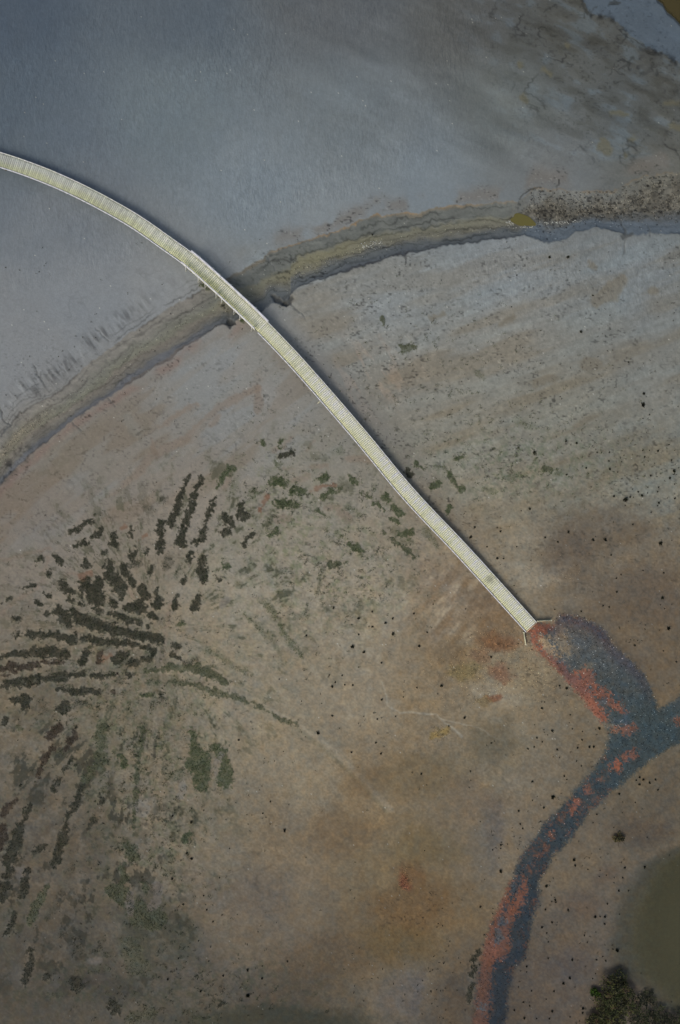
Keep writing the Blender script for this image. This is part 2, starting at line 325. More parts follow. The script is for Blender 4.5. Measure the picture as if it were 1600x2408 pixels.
# wash marks beside the lower boardwalk
u, v = rot(X, Y, -52)
ws = fbm(u * 0.3, v, 15, 3, 311); wm = np.exp(-(((X - 1075) / 110) ** 2 + ((Y - 1425) / 95) ** 2) ** 1.5)
COL += np.array([26, 25, 22], np.float32) * (sst(.1, .5, ws) * wm)[..., None]
COL += np.array([-8, -13, -17], np.float32) * (sst(.0, .4, -ws) * wm)[..., None]
for c, (x0, y0, rx, ry), k in (((120, 80, 52), (1175, 1512, 50, 26), .75), ((124, 82, 60), (1178, 1588, 32, 20), .6), ((120, 84, 60), (1130, 1550, 26, 20), .45), ((118, 102, 60), (1088, 1582, 36, 24), .6), ((108, 84, 54), (1060, 1525, 50, 40), .4),
    ((140, 116, 64), (1035, 1724, 17, 13), .75), ((120, 68, 42), (1160, 1637, 22, 8), .65), ((118, 94, 54), (1140, 1645, 22, 12), .5), ((108, 82, 56), (1165, 1460, 70, 60), .45), ((98, 78, 58), (1130, 1400, 40, 40), .4),
    ((132, 64, 54), (952, 2072, 15, 26), .95), ((106, 74, 44), (968, 2055, 34, 34), .7), ((104, 76, 44), (965, 2130, 100, 60), .6), ((96, 76, 42), (940, 2220, 100, 60), .55), ((98, 84, 54), (1010, 2000, 90, 50), .4),
    ((102, 82, 56), (860, 1830, 60, 40), .45), ((98, 78, 54), (800, 1960, 90, 60), .45), ((96, 82, 56), (1000, 1830, 110, 60), .4), ((88, 82, 66), (1160, 1750, 60, 60), .5), ((84, 66, 46), (760, 2250, 120, 60), .35), ((92, 72, 54), (640, 2380, 60, 40), .3),
    ((92, 86, 82), (950, 2350, 60, 50), .6), ((80, 78, 80), (985, 2340, 16, 60), .4), ((82, 80, 82), (1160, 1950, 26, 90), .45), ((96, 92, 84), (1130, 1990, 36, 80), .4), ((112, 90, 66), (1110, 1880, 60, 60), .3),
    ((72, 70, 72), (1190, 2300, 30, 110), .3), ((74, 70, 70), (1340, 2270, 60, 40), .45), ((86, 74, 64), (1450, 1560, 60, 60), .3), ((88, 78, 68), (1420, 1250, 160, 60), .35), ((84, 74, 66), (1340, 1300, 60, 70), .4), ((92, 80, 68), (1480, 1400, 120, 70), .4),
    ((72, 62, 54), (1500, 1960, 80, 30), .4), ((84, 66, 54), (1370, 2120, 60, 40), .3), ((82, 66, 56), (1420, 2060, 30, 20), .3), ((84, 78, 72), (450, 2270, 120, 60), .3), ((96, 86, 76), (600, 2100, 90, 60), .3), ((54, 58, 44), (370, 2220, 90, 60), .35), ((48, 50, 38), (640, 2400, 260, 30), .75), ((50, 46, 42), (200, 2300, 60, 18), .6), ((52, 54, 44), (340, 2160, 70, 50), .55), ((50, 50, 44), (275, 2330, 60, 30), .5)):
    s = (slice(np.searchsorted(ys, y0 - ry * 3), np.searchsorted(ys, y0 + ry * 3)), slice(np.searchsorted(xs, x0 - rx * 3), np.searchsorted(xs, x0 + rx * 3)))
    r = np.hypot((X[s] + wA[s] * 22 + fA[s] * 9 - x0) / rx, (Y[s] + wB[s] * 22 + fB[s] * 9 - y0) / ry)
    m = sst(1.35, 0.45, r) * k
    COL[s] += (np.array(c, np.float32) - COL[s]) * m[..., None]
    if c[0] - c[2] > 55: SPK[s] = np.maximum(SPK[s], m * .8)
# left marsh: sparse green film, ochre tint between patches
gm = np.exp(-(((X - 760) / 190) ** 2 + ((Y - 1330) / 150) ** 2)) + .8 * np.exp(-(((X - 1230) / 160) ** 2 + ((Y - 1100) / 60) ** 2)) + .9 * np.exp(-(((X - 350) / 130) ** 2 + ((Y - 1950) / 330) ** 2)) + .7 * np.exp(-(((X - 250) / 260) ** 2 + ((Y - 1640) / 180) ** 2)) + .6 * np.exp(-(((X - 640) / 90) ** 2 + ((Y - 1150) / 120) ** 2))
gn = fbm(X, Y, 18, 4, 321, .8)
COL += (np.array([84, 90, 62]) * (COL.mean(-1, keepdims=True) / 108) - COL) * (np.clip(gm, 0, 1) * sst(.0, .42, gn) * .6)[..., None]
SPK = np.maximum(SPK, .5 * np.clip(gm, 0, 1))
rr_ = np.hypot(X - 370, Y - 1480) + 1; th = np.arctan2(Y - 1480, X - 370)
def radial(seed, kk, sc):
    return fbm(th * kk + 40, rr_ / 3.2 + 0 * th, sc, 4, seed, .7)
ra = radial(323, 210, 16) + .35 * fbm(X, Y, 9, 3, 325, .8)
lowl = sst(1640, 1740, Y) * sst(620, 420, X) * sst(2420, 2250, Y); topr = np.exp(-(((X - 640) / 230) ** 2 + ((Y - 1190) / 150) ** 2)); midr = np.exp(-(((X - 780) / 200) ** 2 + ((Y - 1330) / 130) ** 2)); ctr_ = np.exp(-((rr_ - 170) / 200) ** 2) * .8
reg = np.clip(1.0 * lowl + .9 * topr + .9 * midr + ctr_, 0, 1)
f1 = sst(.02, .40, ra) * reg; f2 = sst(.30, .52, ra) * reg
yd = (1 - .25 * bot)[..., None]
COL += (np.array([96, 98, 74]) * yd - COL) * (.30 * f1)[..., None]
COL += (np.array([62, 63, 45]) * yd - COL) * (.62 * f2)[..., None]
ra2 = radial(324, 300, 13)
f3 = sst(.10, .20, ra2 + .25 * fbm(X, Y, 8, 2, 328)) * lowl * sst(-.3, .1, fbm(X, Y, 60, 2, 326)) * sst(520, 300, X)
COL += (np.array([54, 53, 40]) * yd - COL) * (.72 * f3)[..., None]
f4 = sst(.22, .34, ra2 + .25 * fbm(X, Y, 8, 2, 328)) * ctr_ * sst(1700, 1500, Y) * sst(420, 300, X)
COL += (np.array([60, 60, 44]) - COL) * (.6 * f4)[..., None]
Z += .02 * f2
COL += (np.array([150, 137, 121]) * yd - COL) * (.28 * sst(.15, .45, -ra) * reg)[..., None]
gs = fbm(*rot(X, Y, -15), 10, 3, 327, .8); rgr = np.exp(-(((X - 1240) / 240) ** 2 + ((Y - 1090) / 80) ** 2))
COL += (np.array([88, 98, 76]) - COL) * (.55 * sst(.05, .4, gs) * rgr)[..., None]
bs = sst(.0, .4, fbm(X, Y, 14, 4, 329, .75)) * np.exp(-((Y - 2330) / 90) ** 2) * sst(900, 600, X)
COL += (np.array([60, 62, 46]) - COL) * (.6 * bs)[..., None]
# ---------------- pond at the lower right
PND = [(1800, 1930), (1600, 1990), (1540, 2030), (1490, 2090), (1468, 2150), (1455, 2230), (1475, 2290), (1530, 2330), (1560, 2370), (1600, 2388), (1800, 2400)]
pd = np.interp(Y, [1900, 1985, 2000, 2030, 2090, 2150, 2230, 2290, 2330, 2370, 2390, 2400], [1900, 1640, 1590, 1535, 1490, 1468, 1455, 1475, 1530, 1562, 1640, 1900])
pm = X - pd + wA * 14
COL += (np.array([78, 76, 56]) - COL) * (sst(-34, 60, pm) * .9)[..., None]
COL += (np.array([50, 52, 45]) - COL) * (np.exp(-((pm - 4) / 26) ** 2) * .5 * (X > 1400))[..., None]
Z += -0.5 * sst(-12, 150, pm)
# ---------------- gravel path
GP = [(1262, 1462), (1299, 1469), (1317, 1443), (1351, 1446), (1394, 1460), (1428, 1489), (1454, 1526), (1494, 1561), (1520, 1592), (1537, 1630), (1546, 1672), (1580, 1652), (1600, 1636), (1760, 1560), (1760, 1680), (1600, 1744), (1546, 1776), (1509, 1802), (1440, 1861), (1375, 1922), (1337, 1980), (1302, 2014), (1283, 2049), (1268, 2075), (1266, 2125), (1249, 2167), (1237, 2251), (1214, 2274), (1199, 2317), (1187, 2408), (1180, 2560),
      (1095, 2560), (1111, 2408), (1119, 2336), (1130, 2259), (1142, 2213), (1157, 2171), (1180, 2114), (1207, 2060), (1222, 2018), (1249, 1976), (1283, 1934), (1325, 1888), (1367, 1842), (1405, 1800), (1425, 1759), (1431, 1739), (1428, 1713), (1408, 1693), (1394, 1672), (1365, 1638), (1334, 1601), (1299, 1564), (1270, 1538), (1247, 1515), (1237, 1486)]
sg = (slice(np.searchsorted(ys, 1400), np.searchsorted(ys, 2559)), slice(np.searchsorted(xs, 1060), np.searchsorted(xs, 1751)))
def polydist(x, y, P):
    d = None
    for (a, b) in zip(P, P[1:] + P[:1]):
        v = sdf(x, y, [(a[0], a[1], 0), (b[0], b[1], 0)]); d = v if d is None else np.minimum(d, v)
    return np.where(inpoly(x, y, P), -d, d)
gd = polydist(X[sg] + (WX[sg] - X[sg]) * .45, Y[sg] + (WY[sg] - Y[sg]) * .45, GP)
gmask = sst(7, -7, gd + 5 * fbm(X[sg], Y[sg], 9, 2, 331) + 8 * (h01(np.floor(X[sg] / 3), np.floor(Y[sg] / 3), 346) - .5))
base = band(Y[sg] + 30 * mid[sg], [(1440, (78, 76, 77)), (1520, (82, 84, 84)), (1620, (68, 75, 77)), (1700, (59, 70, 73)), (1900, (51, 61, 66)), (2100, (46, 54, 60)), (2400, (40, 47, 54))])
RED = [(TG((350, 290, 80), (400, 265, 120), (470, 250, 70)), 1), (TG((340, 330, 50), (345, 410, 60), (450, 500, 75), (560, 600, 80)), .95), (TG((600, 620, 80), (700, 700, 130), (780, 820, 120), (880, 920, 110), (930, 1020, 60)), 1), (TG((780, 640, 110), (850, 720, 60)), .75), (TG((900, 790, 110), (1000, 870, 80), (1080, 950, 50)), .85),
       (TG((1040, 1100, 50), (1150, 1090, 90)), .7), (TG((1180, 1270, 40), (1100, 1330, 40)), .75), (TG((1040, 1385, 70)), 1), (TG((910, 1510, 40)), .5), (TG((1530, 1040, 36), (1568, 1030, 40)), .7), (TH((1170, 5, 60)), .9), (TH((1000, 150, 40)), .7), (TH((935, 215, 36), (890, 290, 28)), .8), (TH((830, 355, 25)), .6), (TH((770, 425, 40)), .8), (TH((740, 510, 25), (700, 550, 30)), .7), (TH((670, 600, 14), (650, 640, 14)), .6),
       (TH((610, 700, 26), (590, 800, 60), (540, 900, 55)), .95), (TH((530, 690, 30), (500, 780, 50), (430, 960, 50), (400, 1080, 90), (370, 1200, 120)), .95), (TH((520, 850, 50), (490, 1030, 50), (450, 1140, 100)), .8), (TH((360, 1250, 90), (360, 1450, 90), (340, 1589, 120), (330, 1700, 120)), .9)]
TAN = [(TG((400, 350, 80), (480, 420, 120), (540, 510, 70)), .9), (TG((640, 620, 60), (700, 650, 50)), .7), (TG((940, 1040, 60), (1040, 1090, 60)), .5), (TG((560, 260, 50), (640, 480, 60)), .35), (TG((760, 600, 60), (820, 560, 40)), .3), (TG((560, 300, 120), (640, 420, 120)), .35), (TG((650, 200, 40), (800, 300, 60)), .2)]
DZ = h01(np.floor(X[sg] / 3), np.floor(Y[sg] / 3), 345)
def blend(arr, p, c, k, s=5, b=9):
    x = X[sg] + (WX[sg] - X[sg]); y = Y[sg] + (WY[sg] - Y[sg])
    m = sst(s, -s, sdf(x, y, p) + b * fbm(X[sg], Y[sg], 8, 2, 341) + 17 * (DZ - .5)) * k
    arr += (np.array(c) - arr) * m[..., None]
for p, k in TAN: blend(base, p, (160, 136, 106), k, 12)
dim = sst(1500, 2500, Y[sg])[..., None]
sc_ = sst(.55, .8, h01(np.floor(X[sg] / 3), np.floor(Y[sg] / 3), 347) * .6 + .4 * vn(X[sg] / 20, Y[sg] / 20, 349)) * np.exp(-((gd + 8) / 16) ** 2) * (X[sg] < 1440 - 0 * Y[sg])
base += (np.array([140, 84, 62]) * (1 - .3 * dim) - base) * (.55 * sc_)[..., None]
for p, k in RED:
    cc = (138, 84, 65) if p[0][1] < 1900 else ((116, 74, 58) if p[0][1] < 2200 else (96, 66, 54))
    blend(base, p, cc, k * .92)
for p in (TG((930, 850, 60), (960, 870, 40)), TG((1010, 1040, 40), (1100, 1010, 50)), TH((440, 1050, 44)), TH((355, 1490, 34)), TH((470, 960, 30)), TH((545, 740, 30))): blend(base, p, (70, 80, 88), .8)
rim = np.exp(-((gd + 12) / 14) ** 2) * sst(1250, 1330, X[sg]) * sst(1680, 1560, Y[sg])
base += (np.array([74, 68, 74]) - base) * (.6 * rim)[..., None]
base *= (1 + .12 * fbm(X[sg], Y[sg], 6, 2, 351))[..., None]
COL[sg] += (base - COL[sg]) * gmask[..., None]
gfull = np.zeros_like(X); gfull[sg] = gmask
Z[sg] += .30 * sst(30, -35, gd)
SPK[sg] = np.maximum(SPK[sg] * (1 - gmask), 0); RIP[sg] *= 1 - gmask
# pebbly halo left of the fan
hal = np.exp(-(((X[sg] - 1270) / 60) ** 2 + ((Y[sg] - 1585) / 60) ** 2))
SPK[sg] = np.maximum(SPK[sg], hal * .6 * (1 - gmask))
# rise to meet the end of the boardwalk
Z += .42 * np.exp(-(((X - 1264) / 34) ** 2 + ((Y - 1496) / 34) ** 2))

# ------------------------------------------------------------------ traced cordgrass patches
# (stroke, tint, density, softness)  tint: d dark, g green, b brown, o olive
GR = []
def G(area, tr, *pts, t='d', den=1.0): GR.append((area, tr(*pts), t, den))
U = 'upper strips'
G(U, TA, (1000, 40, 10), (960, 130, 24), (905, 290, 38)); G(U, TA, (1065, 45, 10), (1045, 110, 26), (1000, 240, 36), (965, 300, 26)); G(U, TA, (1215, 5, 36), (1170, 60, 24), (1148, 105, 10), t='g')
G(U, TA, (1132, 160, 12), (1100, 240, 28), (1065, 370, 28)); G(U, TA, (965, 330, 36), (958, 390, 58)); G(U, TA, (845, 290, 34), (850, 350, 40), (838, 440, 38)); G(U, TA, (1040, 395, 34)); G(U, TA, (1020, 460, 34)); G(U, TA, (1180, 250, 40), (1215, 295, 44)); G(U, TA, (1178, 345, 44), (1200, 345, 38))
G(U, TA, (1265, 205, 30), (1275, 250, 56)); G(U, TA, (1325, 130, 40), (1350, 120, 30), t='g', den=.6); G(U, TA, (1235, 120, 34), t='g', den=.5); G(U, TA, (1440, 70, 44), (1495, 82, 50), t='g'); G(U, TA, (1480, 200, 40), (1550, 190, 36), t='g'); G(U, TA, (1540, 128, 34), (1560, 125, 30), t='g')
G(U, TA, (1335, 350, 34), (1310, 370, 20), (1290, 415, 14)); G(U, TA, (1455, 335, 22), (1430, 355, 20), t='g', den=.8)
G(U, TA, (375, 330, 26), (415, 315, 26)); G(U, TA, (440, 295, 10), (480, 280, 10)); G(U, TA, (500, 248, 16), (540, 240, 14), den=.5); G(U, TA, (400, 410, 12), (450, 388, 40)); G(U, TA, (490, 360, 16), (530, 332, 26)); G(U, TA, (600, 340, 18), (605, 400, 38)); G(U, TA, (553, 442, 20), den=.8); G(U, TA, (690, 325, 20), (684, 365, 14)); G(U, TA, (770, 210, 40), (795, 235, 40), den=.4); G(U, TA, (845, 172, 22), (870, 168, 14), den=.6)
F = 'left fan'
G(F, TA, (690, 450, 40), (715, 430, 24)); G(F, TA, (775, 435, 26)); G(F, TA, (462, 485, 30), (465, 515, 30)); G(F, TA, (180, 495, 16), (215, 487, 22)); G(F, TA, (280, 460, 20), (325, 498, 24)); G(F, TA, (255, 555, 36)); G(F, TA, (130, 632, 18), (180, 615, 18)); G(F, TA, (230, 660, 12), (262, 672, 14)); G(F, TA, (205, 710, 42)); G(F, TA, (5, 722, 14), (50, 695, 22)); G(F, TA, (70, 797, 12), (105, 797, 18))
G(F, TA, (315, 600, 30), (350, 638, 38), (400, 662, 16)); G(F, TA, (455, 590, 36), (435, 640, 40), (432, 680, 20)); G(F, TA, (365, 690, 18), (420, 718, 34)); G(F, TA, (520, 590, 26), (520, 640, 66), (500, 680, 84)); G(F, TA, (575, 490, 40), (580, 560, 44), (612, 590, 66), (632, 650, 50), (648, 695, 16)); G(F, TA, (645, 510, 26), (658, 550, 26), (690, 600, 32), (710, 630, 10)); G(F, TA, (670, 515, 16), (715, 500, 30), den=.7)
G(F, TA, (752, 650, 52), (768, 680, 46)); G(F, TA, (585, 705, 40), (610, 722, 28)); G(F, TA, (690, 740, 60), (730, 735, 80)); G(F, TA, (835, 650, 22), (828, 720, 54)); G(F, TA, (942, 655, 20), (930, 725, 30)); G(F, TA, (1040, 690, 34), (1025, 735, 40)); G(F, TA, (795, 775, 36), (815, 795, 28)); G(F, TA, (490, 740, 20), (530, 755, 26)); G(F, TA, (570, 765, 18), (650, 795, 30), (740, 822, 28)); G(F, TA, (780, 835, 26))
G(F, TA, (245, 765, 14), (310, 755, 44), (330, 790, 66), (352, 820, 36)); G(F, TA, (385, 765, 36), (430, 800, 70), (500, 820, 60), (570, 838, 54), (640, 865, 42), (720, 885, 40), (790, 895, 50), (845, 905, 44))
G(F, TA, (95, 880, 26)); G(F, TA, (145, 872, 40), (210, 880, 40), (290, 885, 44), (370, 895, 62)); G(F, TA, (435, 900, 46), (475, 895, 46)); G(F, TA, (510, 910, 34), (600, 920, 34), (700, 930, 26), (775, 942, 30)); G(F, TA, (815, 955, 52)); G(F, TA, (0, 985, 26), (150, 980, 36), (250, 972, 46), (355, 975, 40)); G(F, TA, (440, 965, 44), (435, 1010, 48)); G(F, TA, (530, 970, 40), (518, 1010, 26), t='b', den=.8); G(F, TA, (600, 1015, 34), (640, 1000, 60), (670, 985, 34), den=.85); G(F, TA, (700, 1035, 36), (800, 1000, 24), den=.8)
G(F, TA, (0, 1045, 28), (100, 1050, 42), (180, 1045, 42), (240, 1032, 24), (325, 1030, 18), t='b'); G(F, TA, (20, 1090, 10), (90, 1075, 12), t='b'); G(F, TA, (0, 1150, 16), (60, 1138, 40), (130, 1130, 60), (175, 1120, 60)); G(F, TA, (205, 1118, 36), (300, 1110, 44), (350, 1100, 36), den=.85); G(F, TA, (370, 1092, 26), (440, 1080, 22)); G(F, TA, (490, 1090, 40), (550, 1100, 40), (600, 1085, 24)); G(F, TA, (620, 1085, 12), (625, 1110, 14), t='b', den=.8); G(F, TA, (680, 1095, 36)); G(F, TA, (905, 982, 30), (940, 995, 34)); G(F, TA, (300, 1175, 24), (345, 1175, 24)); G(F, TA, (385, 1180, 28), (440, 1180, 42), (505, 1180, 30)); G(F, TA, (595, 1185, 28), t='b', den=.8); G(F, TA, (750, 1200, 20), (790, 1200, 22), t='g'); G(F, TA, (845, 1190, 12)); G(F, TA, (925, 925, 30), (945, 925, 26), den=.8)
G(F, TA, (60, 1225, 34), (135, 1218, 50), (125, 1265, 36)); G(F, TA, (300, 1265, 36), (335, 1265, 66)); G(F, TA, (225, 1250, 50), den=.4); G(F, TA, (420, 1240, 20), (460, 1240, 18), den=.7); G(F, TA, (30, 1330, 44)); 
S = 'loose clumps right of the fan'
G(S, TA, (885, 490, 44), (870, 520, 40), den=.6); G(S, TA, (995, 500, 30), (998, 475, 26)); G(S, TA, (1080, 485, 32), (1070, 530, 46), (1080, 590, 46)); G(S, TA, (975, 587, 36)); G(S, TA, (1180, 535, 28), (1200, 520, 26), t='g'); G(S, TA, (1140, 580, 12), (1155, 600, 14)); G(S, TA, (795, 520, 28), (790, 560, 22), den=.8); G(S, TA, (1260, 615, 42), t='g', den=.6); G(S, TA, (960, 815, 40), t='g', den=.8)
G(S, TA, (1370, 705, 14), (1440, 770, 24), (1490, 850, 22), (1540, 930, 24), (1590, 990, 16), t='g', den=.7); G(S, TA, (1285, 760, 10), (1350, 830, 22), (1420, 900, 30), (1480, 990, 14), t='g', den=.65)
G(S, TA, (770, 1070, 12), (900, 1048, 38), (1000, 1050, 40), (1100, 1080, 46), (1190, 1118, 26), t='o', den=.9); G(S, TA, (900, 1130, 14), (1050, 1150, 26), (1200, 1190, 28), (1320, 1240, 26), (1450, 1300, 22), (1560, 1350, 20), t='o', den=.75); G(S, TA, (1080, 960, 26), (1150, 990, 24), (1250, 1050, 18), (1330, 1098, 10), t='o', den=.5)
G(S, TA, (980, 1015, 22), (1040, 1015, 22), den=.7); G(S, TA, (790, 1125, 36), (840, 1130, 30), t='g', den=.6)
L = 'streaks at the lower left'
G(L, TB, (305, 15, 44), (262, 75, 36), t='b'); G(L, TB, (400, 20, 16), (375, 90, 36), (340, 145, 16), t='b'); G(L, TB, (268, 140, 40), (238, 190, 40), (200, 290, 24), t='b'); G(L, TB, (380, 190, 16), (330, 250, 30)); G(L, TB, (305, 310, 34), (270, 350, 36)); G(L, TB, (540, 20, 50), (535, 120, 50), (520, 210, 54), (450, 300, 26), t='o', den=.75); G(L, TB, (635, 175, 30), (655, 225, 34), t='g', den=.9); G(L, TB, (745, 40, 24), (745, 130, 20), (722, 250, 30), (715, 400, 22), (710, 560, 10), t='o', den=.85); G(L, TB, (430, 345, 18), (400, 420, 28), (360, 520, 30), (325, 620, 46), (290, 740, 30)); G(L, TB, (530, 390, 30), (530, 420, 30)); G(L, TB, (495, 505, 26), (465, 560, 26), den=.8); G(L, TB, (80, 400, 24), (25, 470, 44), t='b'); G(L, TB, (10, 570, 70), (0, 650, 60), t='b'); G(L, TB, (160, 440, 20), (120, 530, 36), (90, 620, 46), (50, 740, 44)); G(L, TB, (35, 795, 50)); G(L, TB, (20, 860, 50), (10, 920, 50)); G(L, TB, (140, 780, 24), (135, 820, 38), (118, 910, 36)); G(L, TB, (75, 1010, 24), (40, 1110, 24)); G(L, TB, (240, 865, 30), (200, 950, 44), (165, 1050, 40), t='o', den=.9); G(L, TB, (335, 860, 18), (290, 960, 24), (260, 1030, 26), den=.5); G(L, TB, (380, 745, 26), (350, 810, 20), den=.5); G(L, TB, (218, 650, 30), (180, 680, 24)); G(L, TB, (165, 1200, 30), (155, 1280, 30), (120, 1360, 40), den=.9); G(L, TB, (245, 1340, 34), den=.9); G(L, TB, (325, 1110, 40), den=.4); G(L, TB, (395, 1150, 36), (395, 1210, 40), den=.6); G(L, TB, (110, 330, 30), den=.6); G(L, TB, (100, 35, 30), t='g', den=.7)
B = 'bottom marsh'
G(B, TB, (670, 650, 40), (700, 700, 70), t='o'); G(B, TB, (655, 760, 36), (658, 830, 40), t='o', den=.9); G(B, TB, (600, 890, 70), (650, 920, 90), t='o', den=.9); G(B, TB, (740, 1010, 110), (830, 1040, 100), t='o', den=.75); G(B, TB, (680, 1170, 110), (740, 1280, 110), t='o', den=.5); G(B, TB, (990, 605, 52), t='g'); G(B, TB, (1015, 40, 24), (1025, 130, 60), (1060, 230, 100), (1060, 320, 60), t='g', den=.85); G(B, TB, (1140, 130, 60), (1200, 200, 40), (1180, 300, 70), t='g', den=.85); G(B, TB, (1100, 150, 20), (1130, 120, 30), t='g', den=.6); G(B, TB, (845, 120, 44), t='g', den=.45); G(B, TB, (950, 260, 50), (890, 290, 34), t='g', den=.5); G(B, TB, (410, 1370, 76), den=.8); G(B, TB, (250, 1450, 40), (320, 1430, 34), t='o', den=.5); G(B, TB, (590, 1490, 50), (630, 1520, 40)); G(B, TB, (700, 1550, 60), (800, 1530, 60), t='o', den=.7); G(B, TB, (1020, 1560, 60), (1130, 1570, 50), t='o', den=.5); G(B, TB, (480, 1305, 26), (560, 1300, 30), t='o', den=.6); G(B, TB, (1175, 1480, 18), (1160, 1495, 10)); G(B, TB, (515, 1190, 34), den=.7); G(B, TB, (900, 700, 50), (880, 780, 40), t='o', den=.5); G(B, TB, (760, 850, 24), (765, 880, 30), t='o', den=.8)
G(B, TH, (330, 1140, 24), (300, 1200, 26), den=.9); G(B, TH, (310, 1240, 30), (290, 1290, 26)); G(B, TH, (300, 1340, 30), (280, 1400, 34), (270, 1470, 12))
E = 'beside the boardwalk'
G(E, TC, (60, 128, 28), t='g'); G(E, TC, (200, 108, 14), (175, 150, 18), t='g'); G(E, TC, (180, 222, 22), (225, 205, 30), (270, 200, 20)); G(E, TC, (130, 265, 20), (165, 288, 40), t='g', den=.7); G(E, TC, (130, 420, 50), (190, 420, 60), t='g'); G(E, TC, (490, 405, 40), (530, 385, 52), t='g'); G(E, TC, (290, 490, 34), (355, 480, 44), t='g', den=.8); G(E, TC, (180, 585, 50), (250, 580, 48), t='g'); G(E, TC, (490, 530, 24), (570, 490, 28), (640, 470, 16), t='g'); G(E, TC, (470, 625, 30), (510, 655, 24), t='g'); G(E, TC, (155, 770, 16), (150, 800, 22), (100, 818, 14), t='g'); G(E, TC, (700, 385, 34), (745, 420, 36), t='g'); G(E, TC, (800, 490, 24), (850, 520, 24), t='g'); G(E, TC, (940, 520, 36), (990, 545, 40), t='g'); G(E, TC, (880, 565, 16), (950, 620, 12), t='g'); G(E, TC, (1030, 600, 40), (1080, 650, 46), t='g'); G(E, TC, (995, 670, 22), (1050, 715, 26), t='g'); G(E, TC, (1090, 800, 50), (1150, 795, 46), t='g'); G(E, TC, (940, 790, 16), (1050, 860, 26), (1120, 915, 24), (1185, 968, 10), t='o', den=.9); G(E, TC, (670, 870, 34), (730, 900, 40), (790, 930, 36), t='g', den=.9); G(E, TC, (545, 1020, 34), (625, 1022, 34), t='o'); G(E, TC, (495, 1070, 26), (480, 1170, 30), (470, 1240, 12), t='o', den=.7); G(E, TC, (250, 1400, 30), (400, 1385, 30), t='o', den=.5); G(E, TC, (630, 190, 44), t='g', den=.5); G(E, TC, (890, 440, 40), t='g', den=.6); G(E, TC, (700, 580, 40), (770, 650, 36), t='g', den=.5); G(E, TC, (1260, 770, 60), (1300, 840, 50), (1340, 880, 30), t='o', den=.55)
D = 'right of the boardwalk'
G(D, TC, (1440, 340, 30), (1480, 400, 44), (1530, 460, 40), t='g', den=.9); G(D, TC, (1300, 470, 30), (1350, 440, 44), t='g', den=.9); G(D, TC, (1415, 640, 26), (1450, 600, 30), t='g'); G(D, TC, (1130, 345, 20), (1150, 375, 30)); G(D, TC, (1190, 285, 20), (1250, 325, 22), t='g'); G(D, TC, (1340, 290, 20), (1410, 300, 26), t='g', den=.7); G(D, TC, (1490, 240, 20), (1530, 235, 24), t='g'); G(D, TS, (730, 400, 26), (770, 400, 24), t='o', den=.8); G(D, TS, (815, 430, 50), (850, 400, 30), t='o', den=.5); G(D, TS, (500, 460, 60), (600, 430, 60), t='g', den=.35); G(D, TS, (580, 110, 50), (650, 140, 40), t='g', den=.35); G(D, TS, (670, 300, 14), den=.9); G(D, TS, (350, 520, 30), (410, 545, 26), t='g', den=.5); G(D, TR, (290, 820, 26), (340, 815, 22), t='o', den=.8); G(D, TR, (190, 690, 20), t='o', den=.8); G(D, TR, (630, 935, 22), (655, 955, 18), t='o', den=.6)
Q = 'creek bank under the bridge'
G(Q, TP, (478, 668, 8), (486, 678, 9), t='g'); G(Q, TP, (522, 712, 9), (530, 722, 9), t='d'); G(Q, TP, (570, 753, 7), t='g')
TINT = {'d': (42, 42, 31), 'g': (66, 73, 50), 'b': (54, 44, 34), 'o': (70, 74, 54)}
for i, (ar, p, t, den) in enumerate(GR):
    c = np.array(TINT[t]) * (1.1 if den < .6 else 1.0)
    yy = p[0][1]
    paint([(a, b, w + 9) for a, b, w in p], (150, 137, 119) if yy < 1700 else (116, 106, 92), .30 * min(1, den), 7, 0, 6, i, wrp=.5)  if den > .8 else None
    q = [(a, b, w * 1.05 + 1) for a, b, w in wob(p, i, .35)]
    paint(q, c, (.82 if den > .7 else .5) * min(1, den + .1), 2.6 if den > .7 else 7, .05, 8, i, wrp=.8)
for p in (TB((685, 920, 50), (688, 1000, 36)), TB((820, 870, 60), (815, 930, 60), (795, 970, 40)), TB((1140, 200, 30), (1180, 160, 36)), TB((480, 1260, 40), (510, 1260, 40)), TB((95, 780, 40), (95, 810, 40)), TB((1140, 265, 24)), TB((740, 440, 60), (770, 440, 50), (750, 470, 60)), TB((970, 320, 34), (950, 380, 40)), TA((1160, 730, 24), (1190, 700, 44))):
    paint(p, (118, 112, 102) if p[0][1] < 2000 else (98, 91, 84), .85, 2.5, -.03, 3)
for p in (TA((540, 1000, 20), (590, 990, 26)), TC((410, 490, 24), (470, 470, 24), (580, 445, 14)), TC((90, 530, 30)), TC((30, 620, 20), (50, 680, 14)), TA((1370, 230, 20), (1410, 160, 14)), TA((750, 380, 20), (770, 350, 10)), TA((430, 570, 30), (480, 550, 30)), TA((640, 320, 8), (660, 310, 8))):
    paint(p, (118, 82, 62), .6, 3, 0, 9)
COL *= (1 + .085 * rpl * RIP)[..., None]; Z += .012 * rpl * RIP
ru, rv = rot(X, Y, 25)
run_ = np.clip(1 - np.abs(fbm(X + wA * 40, Y + wB * 40, 75, 4, 481)) * 16, 0, 1) * sst(-.1, .3, fbm(X, Y, 130, 2, 485)) * sst(1000, 1250, Y + .3 * (X - 700)) * sst(1500, 1100, X)
COL *= (1 + .07 * run_)[..., None]
run2 = np.clip(1 - np.abs(fbm(X + wB * 30, Y + wA * 30, 48, 4, 491)) * 14, 0, 1) * sst(0, .4, fbm(X, Y, 90, 2, 495)) * sst(640, 760, Y + .2 * X)
COL *= (1 - .09 * run2)[..., None]
